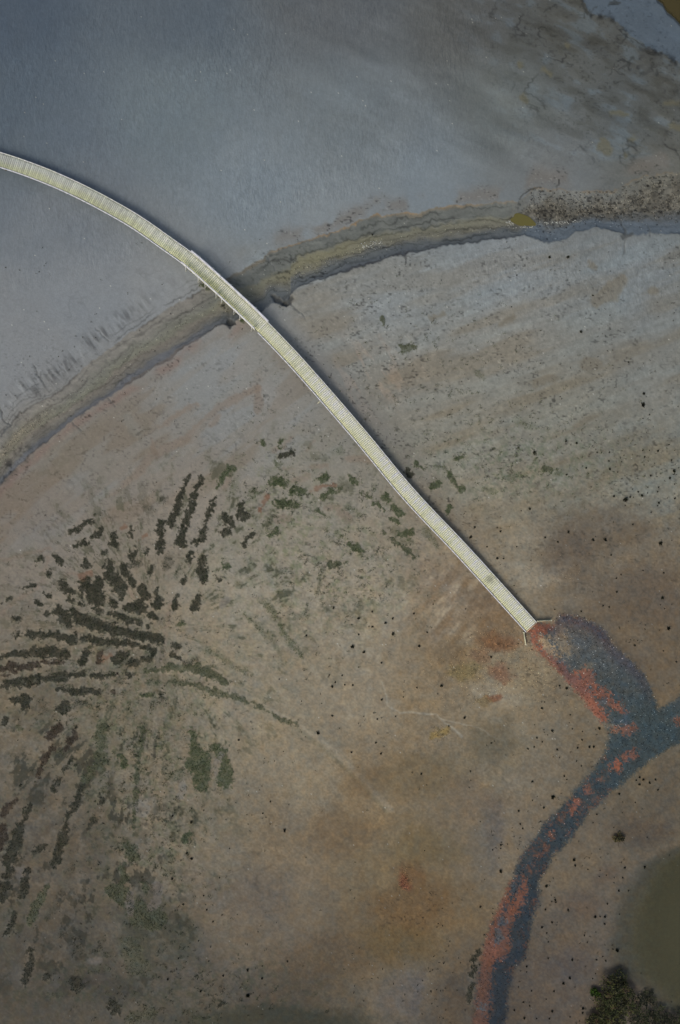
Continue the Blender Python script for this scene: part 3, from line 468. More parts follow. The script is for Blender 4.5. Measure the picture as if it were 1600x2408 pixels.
# fine tonal grain and tiny marks
dens = np.clip(SPK, 0, 1)
r1 = h01(np.floor(X / 2), np.floor(Y / 2), 401); r2 = vn(X / 5.0, Y / 3.4, 411); r3 = vn(X / 3.6, Y / 3.2, 421)
inner = (X > -M0) & (X < 1750) & (Y > -M0) & (Y < 2558)
r4 = fbm(X, Y, 7, 2, 451, .8); r5 = fbm(*rot(X * 1.0, Y * 1.0, 30), 16, 3, 461, .7)
COL *= (1 + ((.03 + .05 * low) * (r3 - .5) * 2 + .06 * r4 * (.15 + low) + .05 * r5 * (.3 + low)) * inner)[..., None]
COL += (np.array([4, 0, -4], np.float32) * (fbm(X, Y, 14, 3, 471, .7) * low * inner * 1.6)[..., None])
dens = np.maximum(dens, .35 * sst(700, 900, Y) * sst(1500, 1300, Y))
dk = sst(.66, .88, r2) * dens * sst(-.3, .3, fbm(X, Y, 20, 2, 431))
COL *= (1 - .5 * dk * inner)[..., None]
lt = sst(.86, .95, vn(X / 4.2 + 60, Y / 3.0, 441)) * dens
COL *= (1 + .20 * lt * inner)[..., None]
shell = (r1 > .99968) & inner & (X > -M0)
COL[shell] = np.maximum(COL[shell], np.array([190, 188, 178], np.float32) * (COL[shell].mean(-1, keepdims=True) / 120).clip(.6, 1))
COL = COL + (COL.mean(-1, keepdims=True) - COL) * .15 * (1 - gfull)[..., None]
COL = np.clip(COL, 12, 240)
# ---- build mesh
ZF = Z
def zat(px, py):
    px = np.asarray(px, float); py = np.asarray(py, float)
    i = np.clip(np.searchsorted(xs, px) - 1, 0, NX - 2); j = np.clip(np.searchsorted(ys, py) - 1, 0, NY - 2)
    fx = (px - xs[i]) / (xs[i + 1] - xs[i]); fy = (py - ys[j]) / (ys[j + 1] - ys[j])
    return (ZF[j, i] * (1 - fx) + ZF[j, i + 1] * fx) * (1 - fy) + (ZF[j + 1, i] * (1 - fx) + ZF[j + 1, i + 1] * fx) * fy
def cat(px, py):
    i = np.clip(np.searchsorted(xs, px) - 1, 0, NX - 2); j = np.clip(np.searchsorted(ys, py) - 1, 0, NY - 2)
    return COL[j, i]
def mesh_np(name, V, F, mat, parent=None, col=None, extra=None, smooth=False):
    """V (n,3), F (m,k) all faces of one size, col (n,3) linear albedo"""
    me = bpy.data.meshes.new(name); V = np.ascontiguousarray(V, np.float32); F = np.ascontiguousarray(F, np.int32)
    me.vertices.add(len(V)); me.vertices.foreach_set('co', V.ravel())
    k = F.shape[1]; me.loops.add(F.size); me.loops.foreach_set('vertex_index', F.ravel())
    me.polygons.add(len(F)); me.polygons.foreach_set('loop_start', np.arange(0, F.size, k, dtype=np.int32))
    me.polygons.foreach_set('loop_total', np.full(len(F), k, np.int32))
    if smooth: me.polygons.foreach_set('use_smooth', np.ones(len(F), bool))
    if col is not None:
        a = me.color_attributes.new('tone', 'FLOAT_COLOR', 'POINT')
        a.data.foreach_set('color', np.concatenate([col, np.ones((len(col), 1))], 1).astype(np.float32).ravel())
    if extra is not None:
        a = me.color_attributes.new('wear', 'FLOAT_COLOR', 'POINT'); a.data.foreach_set('color', extra.astype(np.float32).ravel())
    me.update(); me.validate()
    if mat: me.materials.append(mat)
    o = bpy.data.objects.new(name, me); scene.collection.objects.link(o)
    if parent: o.parent = parent
    return o
def attr_mat(name, rough=.8, spec=.3, n_scale=None, n_amt=0.0, bump=0.0):
    m = bpy.data.materials.new(name); m.use_nodes = True; nt = m.node_tree; b = nt.nodes['Principled BSDF']
    a = nt.nodes.new('ShaderNodeAttribute'); a.attribute_name = 'tone'
    b.inputs['Roughness'].default_value = rough; b.inputs['Specular IOR Level'].default_value = spec
    out = a.outputs['Color']
    if n_scale:
        tc = nt.nodes.new('ShaderNodeTexCoord'); n = nt.nodes.new('ShaderNodeTexNoise'); n.inputs['Scale'].default_value = n_scale; n.inputs['Detail'].default_value = 4
        nt.links.new(tc.outputs['Object'], n.inputs['Vector'])
        mr = nt.nodes.new('ShaderNodeMapRange'); mr.inputs['From Min'].default_value = .25; mr.inputs['From Max'].default_value = .75; mr.inputs['To Min'].default_value = 1 - n_amt; mr.inputs['To Max'].default_value = 1 + n_amt
        nt.links.new(n.outputs['Fac'], mr.inputs['Value'])
        vm = nt.nodes.new('ShaderNodeVectorMath'); vm.operation = 'SCALE'; nt.links.new(out, vm.inputs[0]); nt.links.new(mr.outputs[0], vm.inputs['Scale']); out = vm.outputs[0]
        if bump:
            bp = nt.nodes.new('ShaderNodeBump'); bp.inputs['Distance'].default_value = bump; nt.links.new(n.outputs['Fac'], bp.inputs['Height']); nt.links.new(bp.outputs[0], b.inputs['Normal'])
    nt.links.new(out, b.inputs['Base Color'])
    return m
def mud_material():
    m = bpy.data.materials.new('tidal_mud'); m.use_nodes = True; nt = m.node_tree; N = nt.nodes.new; Lk = nt.links.new; b = nt.nodes['Principled BSDF']
    a = N('ShaderNodeAttribute'); a.attribute_name = 'tone'; e = N('ShaderNodeAttribute'); e.attribute_name = 'wear'
    sp = N('ShaderNodeSeparateColor'); Lk(e.outputs['Color'], sp.inputs[0])
    tc = N('ShaderNodeTexCoord')
    # small wind/tide ripples: elongated noise
    mp = N('ShaderNodeMapping'); mp.inputs['Rotation'].default_value = (0, 0, R(12)); mp.inputs['Scale'].default_value = (1.0, .42, 1)
    Lk(tc.outputs['Object'], mp.inputs[0])
    n1 = N('ShaderNodeTexNoise'); n1.inputs['Scale'].default_value = 2.6; n1.inputs['Detail'].default_value = 3; n1.inputs['Roughness'].default_value = .6; Lk(mp.outputs[0], n1.inputs['Vector'])
    n2 = N('ShaderNodeTexNoise'); n2.inputs['Scale'].default_value = 7.0; n2.inputs['Detail'].default_value = 5; n2.inputs['Roughness'].default_value = .7; Lk(tc.outputs['Object'], n2.inputs['Vector'])
    # height = ripple * n1 * .16 + .03 * n2
    h1 = N('ShaderNodeMath'); h1.operation = 'MULTIPLY'; Lk(n1.outputs['Fac'], h1.inputs[0]); Lk(sp.outputs[0], h1.inputs[1])
    h2 = N('ShaderNodeMath'); h2.operation = 'MULTIPLY'; h2.inputs[1].default_value = .16; Lk(n2.outputs['Fac'], h2.inputs[0])
    hs = N('ShaderNodeMath'); hs.operation = 'ADD'; Lk(h1.outputs[0], hs.inputs[0]); Lk(h2.outputs[0], hs.inputs[1])
    bp = N('ShaderNodeBump'); bp.inputs['Distance'].default_value = .20; bp.inputs['Strength'].default_value = 1; Lk(hs.outputs[0], bp.inputs['Height']); Lk(bp.outputs[0], b.inputs['Normal'])
    mr = N('ShaderNodeMapRange'); mr.inputs['From Min'].default_value = .25; mr.inputs['From Max'].default_value = .75; mr.inputs['To Min'].default_value = .93; mr.inputs['To Max'].default_value = 1.07
    Lk(n2.outputs['Fac'], mr.inputs['Value'])
    vm = N('ShaderNodeVectorMath'); vm.operation = 'SCALE'; Lk(a.outputs['Color'], vm.inputs[0]); Lk(mr.outputs[0], vm.inputs['Scale']); Lk(vm.outputs[0], b.inputs['Base Color'])
    rg = N('ShaderNodeMapRange'); rg.inputs['To Min'].default_value = .72; rg.inputs['To Max'].default_value = .42; Lk(sp.outputs[2], rg.inputs['Value']); Lk(rg.outputs[0], b.inputs['Roughness'])
    b.inputs['Specular IOR Level'].default_value = .25
    return m
VX = (X - 800) / K; VY = -(Y - 1204) / K
V = np.stack([VX, VY, Z], -1).reshape(-1, 3)
idx = np.arange(NX * NY).reshape(NY, NX)
FQ = np.stack([idx[:-1, :-1], idx[1:, :-1], idx[1:, 1:], idx[:-1, 1:]], -1).reshape(-1, 4)
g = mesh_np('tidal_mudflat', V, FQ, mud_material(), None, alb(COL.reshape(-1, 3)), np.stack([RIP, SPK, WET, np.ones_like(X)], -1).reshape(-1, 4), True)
tag(g, kind='structure')

# ------------------------------------------------------------------ water sheets, cloudy with silt: deeper = less see-through
def water(name, x0, x1, y0, y1, level, col, dens, st=8):
    wx = np.arange(x0, x1 + 1, st, float); wy = np.arange(y0, y1 + 1, st, float); A, Bq = np.meshgrid(wx, wy)
    dp = np.clip(level - zat(A, Bq), 0, None); al = 1 - np.exp(-dp * dens)
    Vw = np.stack([(A - 800) / K, -(Bq - 1204) / K, np.full_like(A, level)], -1).reshape(-1, 3)
    ii = np.arange(A.size).reshape(A.shape); Fw = np.stack([ii[:-1, :-1], ii[1:, :-1], ii[1:, 1:], ii[:-1, 1:]], -1).reshape(-1, 4)
    wet = (dp.ravel()[Fw].max(1) > 0); Fw = Fw[wet]
    used = np.unique(Fw); rm = np.full(A.size, -1); rm[used] = np.arange(len(used)); Fw = rm[Fw]; Vw = Vw[used]; av = al.ravel()[used]
    m = bpy.data.materials.new(name + '_material'); m.use_nodes = True; nt = m.node_tree; b = nt.nodes['Principled BSDF']
    b.inputs['Base Color'].default_value = (*alb(col), 1); b.inputs['Roughness'].default_value = .12; b.inputs['IOR'].default_value = 1.33
    e = nt.nodes.new('ShaderNodeAttribute'); e.attribute_name = 'wear'; s = nt.nodes.new('ShaderNodeSeparateColor'); nt.links.new(e.outputs['Color'], s.inputs[0]); nt.links.new(s.outputs[0], b.inputs['Alpha'])
    n = nt.nodes.new('ShaderNodeTexNoise'); n.inputs['Scale'].default_value = 1.2; n.inputs['Detail'].default_value = 3; bp = nt.nodes.new('ShaderNodeBump'); bp.inputs['Distance'].default_value = .02
    nt.links.new(n.outputs['Fac'], bp.inputs['Height']); nt.links.new(bp.outputs[0], b.inputs['Normal'])
    o = mesh_np(name, Vw, Fw, m, None, None, np.stack([av, av, av, np.ones_like(av)], -1), True)
    return tag(o, kind='structure')
zp = float(np.median(zat(np.array([1452., 1470, 1500]), np.array([2230., 2140, 2075]))))
water('pond', 1430, 1750, 1930, 2440, zp - .03, (76, 73, 54), 3.2)
zc = float(zat(1550., 8.))
water('river_water', 1530, 1750, -150, 140, zc - .06, (70, 62, 38), 12, 4)

# ------------------------------------------------------------------ blades, leaves and stones
leaf_m = attr_mat('marsh_grass_blades', .7, .25); stone_m = attr_mat('bare_stone', .75, .3); wood_m = attr_mat('weathered_wood', .8, .25, 9, .10, .01); paint_m = attr_mat('pale_painted_wood', .65, .3, 6, .06)
def blades(px, py, z, length, width, col, lean=(25, 70), jit=.25, r=rng):
    """one tapered blade per point; returns V, F, colour"""
    n = len(px); az = r.uniform(0, 2 * math.pi, n); le = np.radians(r.uniform(lean[0], lean[1], n)); Ln = length * r.uniform(.6, 1.3, n)
    bx = (px - 800) / K; by = -(py - 1204) / K
    dx, dy = np.cos(az), np.sin(az); wx, wy = -dy * width / 2, dx * width / 2
    tx = bx + dx * np.sin(le) * Ln; ty = by + dy * np.sin(le) * Ln; tz = z + np.cos(le) * Ln
    mx = bx + dx * np.sin(le) * Ln * .45; my = by + dy * np.sin(le) * Ln * .45; mz = z + np.cos(le) * Ln * .6
    z0 = z - .02
    Vv = np.stack([np.stack([bx + wx * .6, by + wy * .6, z0], -1), np.stack([bx - wx * .6, by - wy * .6, z0], -1), np.stack([mx - wx, my - wy, mz], -1), np.stack([tx, ty, tz], -1), np.stack([mx + wx, my + wy, mz], -1)], 1).reshape(-1, 3)
    k = np.arange(n)[:, None] * 5
    Ff = k + np.array([[0, 1, 2, 3, 4]])
    c = np.clip(col * (1 + r.uniform(-jit, jit, (n, 1))) , 0.004, .6)
    return Vv, Ff, np.repeat(c, 5, 0)
BLADE = {'d': [(46, 50, 34), (34, 35, 26), (60, 66, 44)], 'g': [(70, 82, 50), (58, 70, 44), (92, 100, 68)], 'b': [(56, 46, 34), (44, 40, 30), (70, 60, 42)], 'o': [(76, 82, 54), (62, 66, 48), (92, 94, 66)]}
ORD = 'first second third fourth fifth sixth seventh eighth ninth tenth eleventh twelfth thirteenth fourteenth fifteenth sixteenth seventeenth eighteenth nineteenth twentieth'.split()
def ordw(i):
    if i < 20: return ORD[i]
    t = ['twenty', 'thirty', 'forty', 'fifty', 'sixty', 'seventy'][(i + 1) // 10 - 2]; u = (i + 1) % 10
    return (t[:-1] + 'ieth') if u == 0 else t + '-' + ORD[u - 1]
infos = []
for i, (ar, p, t, den) in enumerate(GR):
    x0 = min(a - w for a, b, w in p); x1 = max(a + w for a, b, w in p); y0 = min(b - w for a, b, w in p); y1 = max(b + w for a, b, w in p)
    area = (x1 - x0 + 8) * (y1 - y0 + 8) / K / K
    n = int(area * 55); qx = rng.uniform(x0 - 4, x1 + 4, n); qy = rng.uniform(y0 - 4, y1 + 4, n)
    a_ = fbm(qx, qy, 60, 4, 11); b_ = fbm(qx, qy, 60, 4, 31); c_ = fbm(qx, qy, 9, 2, 51); d_ = fbm(qx, qy, 9, 2, 61)
    d = sdf(qx + .8 * (a_ * 9 + c_ * 4), qy + .8 * (b_ * 9 + d_ * 4), [(a, b, w * 1.05 + 1) for a, b, w in wob(p, i, .35)]) + 6 * fbm(qx, qy, 12, 3, 900 + i) + 7 * fbm(qx, qy, 6, 2, 905, .9)
    keep = (d < 1) & (c_ * .6 + d_ * .5 > -.5) & (rng.random(n) < min(1, .25 + .75 * den)) & (fbm(qx, qy, 7, 2, 1200 + i) > (-.05 if den < .7 else -.55))
    qx, qy = qx[keep], qy[keep]
    if len(qx) < 12:
        qx = np.array([p[0][0] + v for v in rng.uniform(-3, 3, 30)]); qy = np.array([p[0][1] + v for v in rng.uniform(-3, 3, 30)])
    pal = np.array([alb(c) for c in BLADE[t]]) * .95
    dimf = 1.0 - .38 * float(sst(1650, 2300, np.array(p[0][1])))
    col = pal[rng.choice(3, len(qx), p=[.5, .3, .2])] * dimf
    Vb, Fb, Cb = blades(qx, qy, zat(qx, qy), .17 if den > .5 else .14, .07, col, (45, 85))
    ox, oy = float(np.mean(qx)), float(np.mean(qy)); oz = float(zat(ox, oy)); org = np.array([(ox - 800) / K, -(oy - 1204) / K, oz])
    o = mesh_np('cordgrass_patch', Vb - org, Fb, leaf_m, None, Cb); o.location = org
    ln_ = sum(math.hypot(b[0] - a[0], b[1] - a[1]) for a, b in zip(p[:-1], p[1:])) if len(p) > 1 else 0; wd = max(w for _, _, w in p)
    shape = 'long' if ln_ > 2.2 * wd and ln_ > 30 else ('short' if ln_ > wd else 'round')
    noun = {'long': 'strip', 'short': 'clump', 'round': 'tuft'}[shape]
    infos.append((o, ar, shape, noun, t, den, ox, oy))
TN = {'d': 'dark green', 'g': 'fresh green', 'b': 'brown-black', 'o': 'dull olive'}
WHERE = {U: 'above the fan of marsh rows', F: 'in the fan of marsh rows at left', S: 'on bare mud right of the fan', L: 'on dark mud at lower left', B: 'on the brown marsh near the bottom', E: 'below the boardwalk on grey mud', D: 'on the flat right of the boardwalk', Q: 'on the creek bank under the bridge rail'}
cls = {}
for f in infos: cls.setdefault((f[1], f[3], f[4], f[5] < .7), []).append(f)
for (ar, noun, t, sp_), fs in cls.items():
    fs.sort(key=lambda f: f[7])
    for k, f in enumerate(fs):
        nm = ('sparse ' if sp_ else '') + TN[t] + ' cordgrass ' + noun + ' ' + WHERE[ar]
        if len(fs) > 1: nm += ', ' + (ordw(k) if k else 'topmost') + (' from the top' if k else '')
        tag(f[0], nm, 'marsh grass', 'cordgrass patches on the tidal marsh')
# scattered small grass between the patches
n = 90000; qx = rng.uniform(-100, 1700, n); qy = rng.uniform(560, 2500, n)
dn = .9 * np.exp(-(((qx - 760) / 170) ** 2 + ((qy - 1310) / 150) ** 2)) + .55 * np.exp(-(((qx - 1230) / 190) ** 2 + ((qy - 1080) / 90) ** 2)) + .8 * np.exp(-(((qx - 350) / 110) ** 2 + ((qy - 1930) / 330) ** 2)) + .6 * np.exp(-(((qx - 220) / 240) ** 2 + ((qy - 1620) / 200) ** 2)) + .7 * np.exp(-(((qx - 650) / 90) ** 2 + ((qy - 1130) / 110) ** 2)) + .35 * np.exp(-(((qx - 1020) / 260) ** 2 + ((qy - 900) / 140) ** 2)) + .5 * np.exp(-(((qx - 500) / 180) ** 2 + ((qy - 2350) / 60) ** 2))
bw = qx - (705 + (qy - 860) * .87)
keep = (rng.random(n) < dn * sst(-.05, .4, fbm(qx, qy, 16, 3, 501, .8)) * 1.3) & (np.abs(bw) > 40)
qx, qy = qx[keep], qy[keep]; k = 7
qx = np.repeat(qx, k) + rng.normal(0, 2.2, len(qx) * k); qy = np.repeat(qy, k) + rng.normal(0, 1.6, len(qy) * k)
pal = np.array([alb(c) for c in ((68, 78, 52), (46, 52, 38), (88, 94, 68))])
col = pal[rng.choice(3, len(qx))] * (1 - .35 * sst(1650, 2300, qy))[:, None]
Vb, Fb, Cb = blades(qx, qy, zat(qx, qy), .16, .06, col)
tag(mesh_np('sparse_marsh_grass', Vb, Fb, leaf_m, None, Cb), 'thin scatter of small green grass shoots over the bare marsh mud', 'grass', kind='stuff')

n = 26000; qx = rng.uniform(-20, 1620, n); qy = rng.uniform(560, 2440, n)
dn = .5 * np.exp(-((qx - (1560 - (qy - 1500) * .62)) / 130) ** 2) * (qy > 1450) + .55 * np.exp(-(((qx - 1480) / 150) ** 2 + ((qy - 1090) / 150) ** 2)) + .5 * np.exp(-(((qx - 1250) / 260) ** 2 + ((qy - 900) / 130) ** 2)) + .10 + .3 * (qx > 1350) * (qy > 1800) * (qx < 1480)
keep = (rng.random(n) < dn * sst(-.15, .35, fbm(qx, qy, 45, 3, 531, .7)) * .5) & (np.abs(qx - (705 + (qy - 860) * .87)) > 40) & (polydist(qx, qy, GP) > 6)
qx, qy = qx[keep], qy[keep]; k = 5; sz = rng.uniform(.5, 1.5, len(qx))
qx = np.repeat(qx, k) + rng.normal(0, 1.0, len(qx) * k) * np.repeat(sz, k); qy = np.repeat(qy, k) + rng.normal(0, .8, len(qy) * k) * np.repeat(sz, k)
pal = np.array([alb(c) for c in ((38, 38, 28), (52, 50, 36), (30, 28, 24))])
Vb, Fb, Cb = blades(qx, qy, zat(qx, qy), .14, .08, pal[rng.choice(3, len(qx))], (20, 75))
tag(mesh_np('dark_shoots', Vb, Fb, leaf_m, None, Cb), 'countless tiny dark plant shoots dotting the open mud', 'shoots', kind='stuff')
def stones(name, px, py, size, col, label, cat_, z_off=.3):
    n = len(px); size = size / 2
    base = np.array([[1, 0, 0], [0, 1, 0], [-1, 0, 0], [0, -1, 0], [0, 0, .7], [0, 0, -.6]], float)
    Fo = np.array([[0, 1, 4], [1, 2, 4], [2, 3, 4], [3, 0, 4], [1, 0, 5], [2, 1, 5], [3, 2, 5], [0, 3, 5]])
    an = rng.uniform(0, 6.28, n); c, s = np.cos(an), np.sin(an)
    Vv = np.repeat(base[None], n, 0) * (1 + rng.uniform(-.3, .3, (n, 6, 3))) * size[:, None, None]
    x = Vv[..., 0] * c[:, None] - Vv[..., 1] * s[:, None]; y = Vv[..., 0] * s[:, None] + Vv[..., 1] * c[:, None]
    Vv = np.stack([x + ((px - 800) / K)[:, None], y + (-(py - 1204) / K)[:, None], Vv[..., 2] + (zat(px, py) + size * z_off)[:, None]], -1).reshape(-1, 3)
    Ff = (np.arange(n)[:, None, None] * 6 + Fo[None]).reshape(-1, 3)
    return tag(mesh_np(name, Vv, Ff, stone_m, None, np.repeat(col, 6, 0)), label, cat_, kind='stuff')
def shade(px, py, lo_, hi_, tint=None):
    c = cat(px, py).astype(float) * rng.uniform(lo_, hi_, (len(px), 1))
    if tint is not None: c = c * .5 + np.array(tint) * .5
    return alb(np.clip(c, 15, 235))
# gravel on the path
n = 60000; qx = rng.uniform(1080, 1720, n); qy = rng.uniform(1430, 2520, n)
gdq = polydist(qx, qy, GP)
keep = (gdq < 3) & (rng.random(n) < (.30 + .35 * sst(1900, 1600, qy))); qx, qy = qx[keep], qy[keep]
u = rng.random(len(qx)); mul = np.where(u < .16, rng.uniform(1.6, 2.5, len(qx)), np.where(u < .5, rng.uniform(.6, .85, len(qx)), rng.uniform(.9, 1.2, len(qx))))
mul = 1 + (mul - 1) * (1 - .35 * sst(1900, 2400, qy))
cc = cat(qx, qy).astype(float) * mul[:, None]; gl = cc.mean(-1, keepdims=True); cc = np.where((u < .16)[:, None], cc * .5 + gl * .5, cc)
stones('gravel', qx, qy, rng.uniform(.07, .17, len(qx)), alb(np.clip(cc, 15, 225)), 'loose red, slate and pale gravel on the curved path', 'gravel')
# pebbly mud left of the fan and by the boardwalk end
px_, py_, cc = [], [], []
for x0, y0, sx, sy, m_ in ((1270, 1580, 45, 50, 500), (1170, 1515, 45, 30, 500), (1090, 1580, 40, 32, 400), (1175, 1590, 34, 22, 260), (1035, 1724, 12, 9, 130), (952, 2074, 9, 17, 160), (1150, 1640, 24, 9, 110), (1340, 1330, 40, 60, 120)):
    px_.append(rng.normal(x0, sx, m_)); py_.append(rng.normal(y0, sy, m_))
qx = np.concatenate(px_); qy = np.concatenate(py_)
stones('pebbles', qx, qy, rng.uniform(.06, .15, len(qx)), shade(qx, qy, .7, 1.75), 'scattered small pebbles on stained mud beside the boardwalk end', 'pebbles')
# creek stones and shells
tq = rng.random(6000); qx = rng.uniform(-100, 1700, 6000); a = np.interp(qx, up[:, 0], up[:, 1]); b = np.interp(qx, lo[:, 0], lo[:, 1])
tc_ = np.where(qx < 120, .35, np.where(qx < 520, .45, np.where(qx < 1240, .62, .4))); sd_ = np.where(qx < 1240, .09, .22)
tq = np.clip(rng.normal(tc_, sd_), .04, .96)
w_ = np.where(qx > 1240, 1.0, np.where((qx > 690) & (qx < 900), .55, np.where(qx < 110, .8, .16)))
keep = rng.random(6000) < w_; qx, tq, a, b = qx[keep], tq[keep], a[keep], b[keep]; qy = a + tq * (b - a)
keep = ~((qx > 1205) & (qx < 1262) & (qy > 496) & (qy < 534)); qx, qy = qx[keep], qy[keep]
u = rng.random(len(qx)); cc = cat(qx, qy).astype(float) * np.where((u < .22) & (qx < 1240), 1.6, rng.uniform(.6, 1.25, len(qx)))[:, None]
stones('creek_stones', qx, qy, np.where(qx > 1240, rng.uniform(.12, .38, len(qx)), rng.uniform(.06, .16, len(qx))), alb(np.clip(cc, 15, 215)), 'brown rubble and pale shells strewn along the creek bed', 'stones', .1)
qx = np.concatenate([rng.normal(1202, 5, 40), rng.normal(1235, 14, 35), rng.uniform(1262, 1370, 60), rng.uniform(850, 900, 60)]); qy = np.concatenate([rng.normal(520, 4, 40), rng.normal(531, 2, 35), np.zeros(60), np.zeros(60)])
qy[75:135] = 522 - (qx[75:135] - 1262) * .06 + rng.normal(0, 2.5, 60); qy[135:] = 577 - (qx[135:] - 850) * .25 + rng.normal(0, 4, 60)
stones('shell_fragments', qx, qy, rng.uniform(.07, .22, len(qx)), alb(rng.uniform(135, 200, (len(qx), 1)) * np.array([[1, 1, .97]])), 'white shell fragments around the small olive creek pool', 'shells', .3)
# creek pool
pl = []; 
for k in range(40):
    an = 2 * math.pi * k / 40; rr = 1 + .12 * math.sin(3 * an + 1) + .06 * math.sin(5 * an)
    x, y = 29 * rr * math.cos(an), 13.5 * rr * math.sin(an); c, s = math.cos(R(14)), math.sin(R(14)); pl.append((1232 + x * c - y * s, 515 + x * s + y * c))
P_ = np.array(pl); zc = float(zat(P_[:, 0], P_[:, 1]).max()) + .02
m = bpy.data.materials.new('olive_water'); m.use_nodes = True; b = m.node_tree.nodes['Principled BSDF']; b.inputs['Base Color'].default_value = (*alb((96, 90, 52)), 1); b.inputs['Roughness'].default_value = .1; b.inputs['IOR'].default_value = 1.33
Vp = np.concatenate([np.stack([(P_[:, 0] - 800) / K, -(P_[:, 1] - 1204) / K, np.full(40, zc)], -1), [[(1232 - 800) / K, -(515 - 1204) / K, zc]]])
tag(mesh_np('creek_pool', Vp, np.array([[k, (k + 1) % 40, 40] for k in range(40)])[:, ::-1], m), kind='structure')

# ------------------------------------------------------------------ small dark tussocks (each a thing)
def tussock_mesh(seed, rad):
    r = np.random.default_rng(seed); n = 46
    an = r.uniform(0, 6.28, n); rr = rad * np.sqrt(r.random(n)) * .6
    px = 800 + rr * np.cos(an) * K; py = 1204 - rr * np.sin(an) * K
    pal = np.array([alb((30, 32, 22)), alb((46, 50, 30)), alb((22, 22, 18))]); col = pal[r.choice(3, n)]
    Vb, Fb, Cb = blades(px, py, np.zeros(n), rad * 1.0, .09, col, (5, 60), .3, r)
    return Vb, Fb, Cb
protos = []
def T1(tr, s): return [(a, b) for a, b, _ in tr(*[(float(q.split(',')[0]), float(q.split(',')[1]), 1) for q in s.split()])]
spots = {}
spots['flat'] = T1(TS, "590,657 643,645 465,693 463,783 443,760 305,757 312,840 280,818 380,877 865,230 900,178 1058,297 1133,297 1350,325 1210,458 1135,400 1160,567 1158,725 1277,740 1220,590 1232,588 1310,540 1370,512 1437,512 1368,547 1430,540 1437,608 1430,625 1318,620 1390,665 1530,412 1535,430 1515,345 1387,440 1505,455 1535,493 1500,250 1535,580 1275,523 835,600 880,787 1107,833 1008,920 1033,835 737,820 815,848 1447,857 1178,1155 1175,1072 1203,1048 1100,940 1143,928 1467,1038 563,877 650,960 482,950 443,948 547,1115 1457,1190 1340,1023 1130,350 1380,285 1338,285 1432,288 990,392 870,435 670,297 645,188 1555,15 1340,5 1380,65 1340,88 1405,140 930,240 1185,418 1097,563 1260,572 1280,573 1332,563")
spots['flat'] += T1(TR, "965,402 1050,402 815,485 590,715 925,890 345,437 300,435 1245,668 1165,578 790,630 1110,745 1400,1030 1330,885 150,290")
spots['marsh'] = T1(TM, "60,268 27,710 43,503 213,535 300,537 232,612 317,600 370,602 410,153 500,110 368,343 445,380 638,155 590,185 480,208 503,210 563,452 815,340 780,122 870,248 965,607 710,682 800,620 658,812 282,890 137,923 525,988 560,1062 362,1052 119,1174 1015,877 1120,820 1300,990 1160,1180 535,830 253,583 565,700 232,808 410,262 240,85 830,1198 910,60 640,258 1413,492 1298,413")
spots['marsh'] += T1(TB, "1395,187 1425,415 1385,477 1258,90 1210,662 1157,815 1122,1048 1100,1255 1058,1413 1047,1148 1170,1012 1073,910 1382,1282 1335,1423 1380,1347 1177,1332 1500,567 990,1232 940,1240 885,1350 1008,522 910,490 1010,450 1075,460 935,570 985,685 1010,715 907,820 1515,1258 1305,1303 895,660 1090,985 965,955 1305,1438")
spots['marsh'] += T1(TH, "367,702 415,520 455,570 417,880 363,1040 465,650 340,870 466,490 600,388 585,360 660,100 575,280 660,215 855,70 785,195 465,510 690,190 730,260")
spots['east'] = T1(TH, "1315,118 1033,352 1070,360 1160,382 915,580 922,615 745,740 765,738 800,827 803,842 740,885 812,965 718,995 748,1030 757,1085 780,965 1190,770 1228,628 1350,625 1105,930 1045,930 1103,975 1195,915 1155,1130 1092,1175 1053,1195 1048,1280 1030,1310 888,1305 850,1340 922,1362 793,1387 605,1455 640,1455 643,1478 548,1503 575,1362 655,1385 780,1510 890,1545 610,1553 970,1493 968,1520 685,1555 625,1235 625,1270 763,1555 1297,92 1380,105 1430,150 1193,175 1293,228 1212,292 1055,300 1115,675 1250,770 980,1045 905,1195 1215,690 1340,1440 1385,1510 757,1187 1000,640 1120,850 880,890 1075,930 1180,1135 1110,1200")
spots['fan'] = T1(TG, "457,875 545,878 435,925 668,980 660,1045 375,1060 520,1110 767,1118 393,1168 438,1200 372,1243 320,1258 728,1252 825,1243 580,1330 350,1530 720,1360 765,1185 905,1090 685,1095 620,1480 860,1240 560,1265 640,1510 760,1400 890,1380 1195,410 1472,270 1405,78 1422,20 1440,110 540,115 985,95 755,130 1430,455 1535,546 1235,1490 1320,1540 1365,1510 1240,1550 1265,1510 935,85 580,740 635,760 160,600 240,395 350,440")
nm_ = {'flat': ('small dark tussock dotted on the grey-brown flat right of the boardwalk', 'tussocks on the flat right of the boardwalk'), 'marsh': ('small dark tussock dotted on the bare brown marsh left of the gravel path', 'tussocks on the brown marsh'),
       'east': ('small dark tussock on brown mud between the gravel path and the pond', 'tussocks between path and pond'), 'fan': ('small dark tussock on speckled mud close around the gravel fan', 'tussocks around the gravel fan')}
for k in range(8):
    Vb, Fb, Cb = tussock_mesh(50 + k, .17 + .02 * k)
    me = mesh_np('marsh_tussock', Vb, Fb, leaf_m, None, Cb); protos.append(me.data); bpy.data.objects.remove(me)
nT = 0
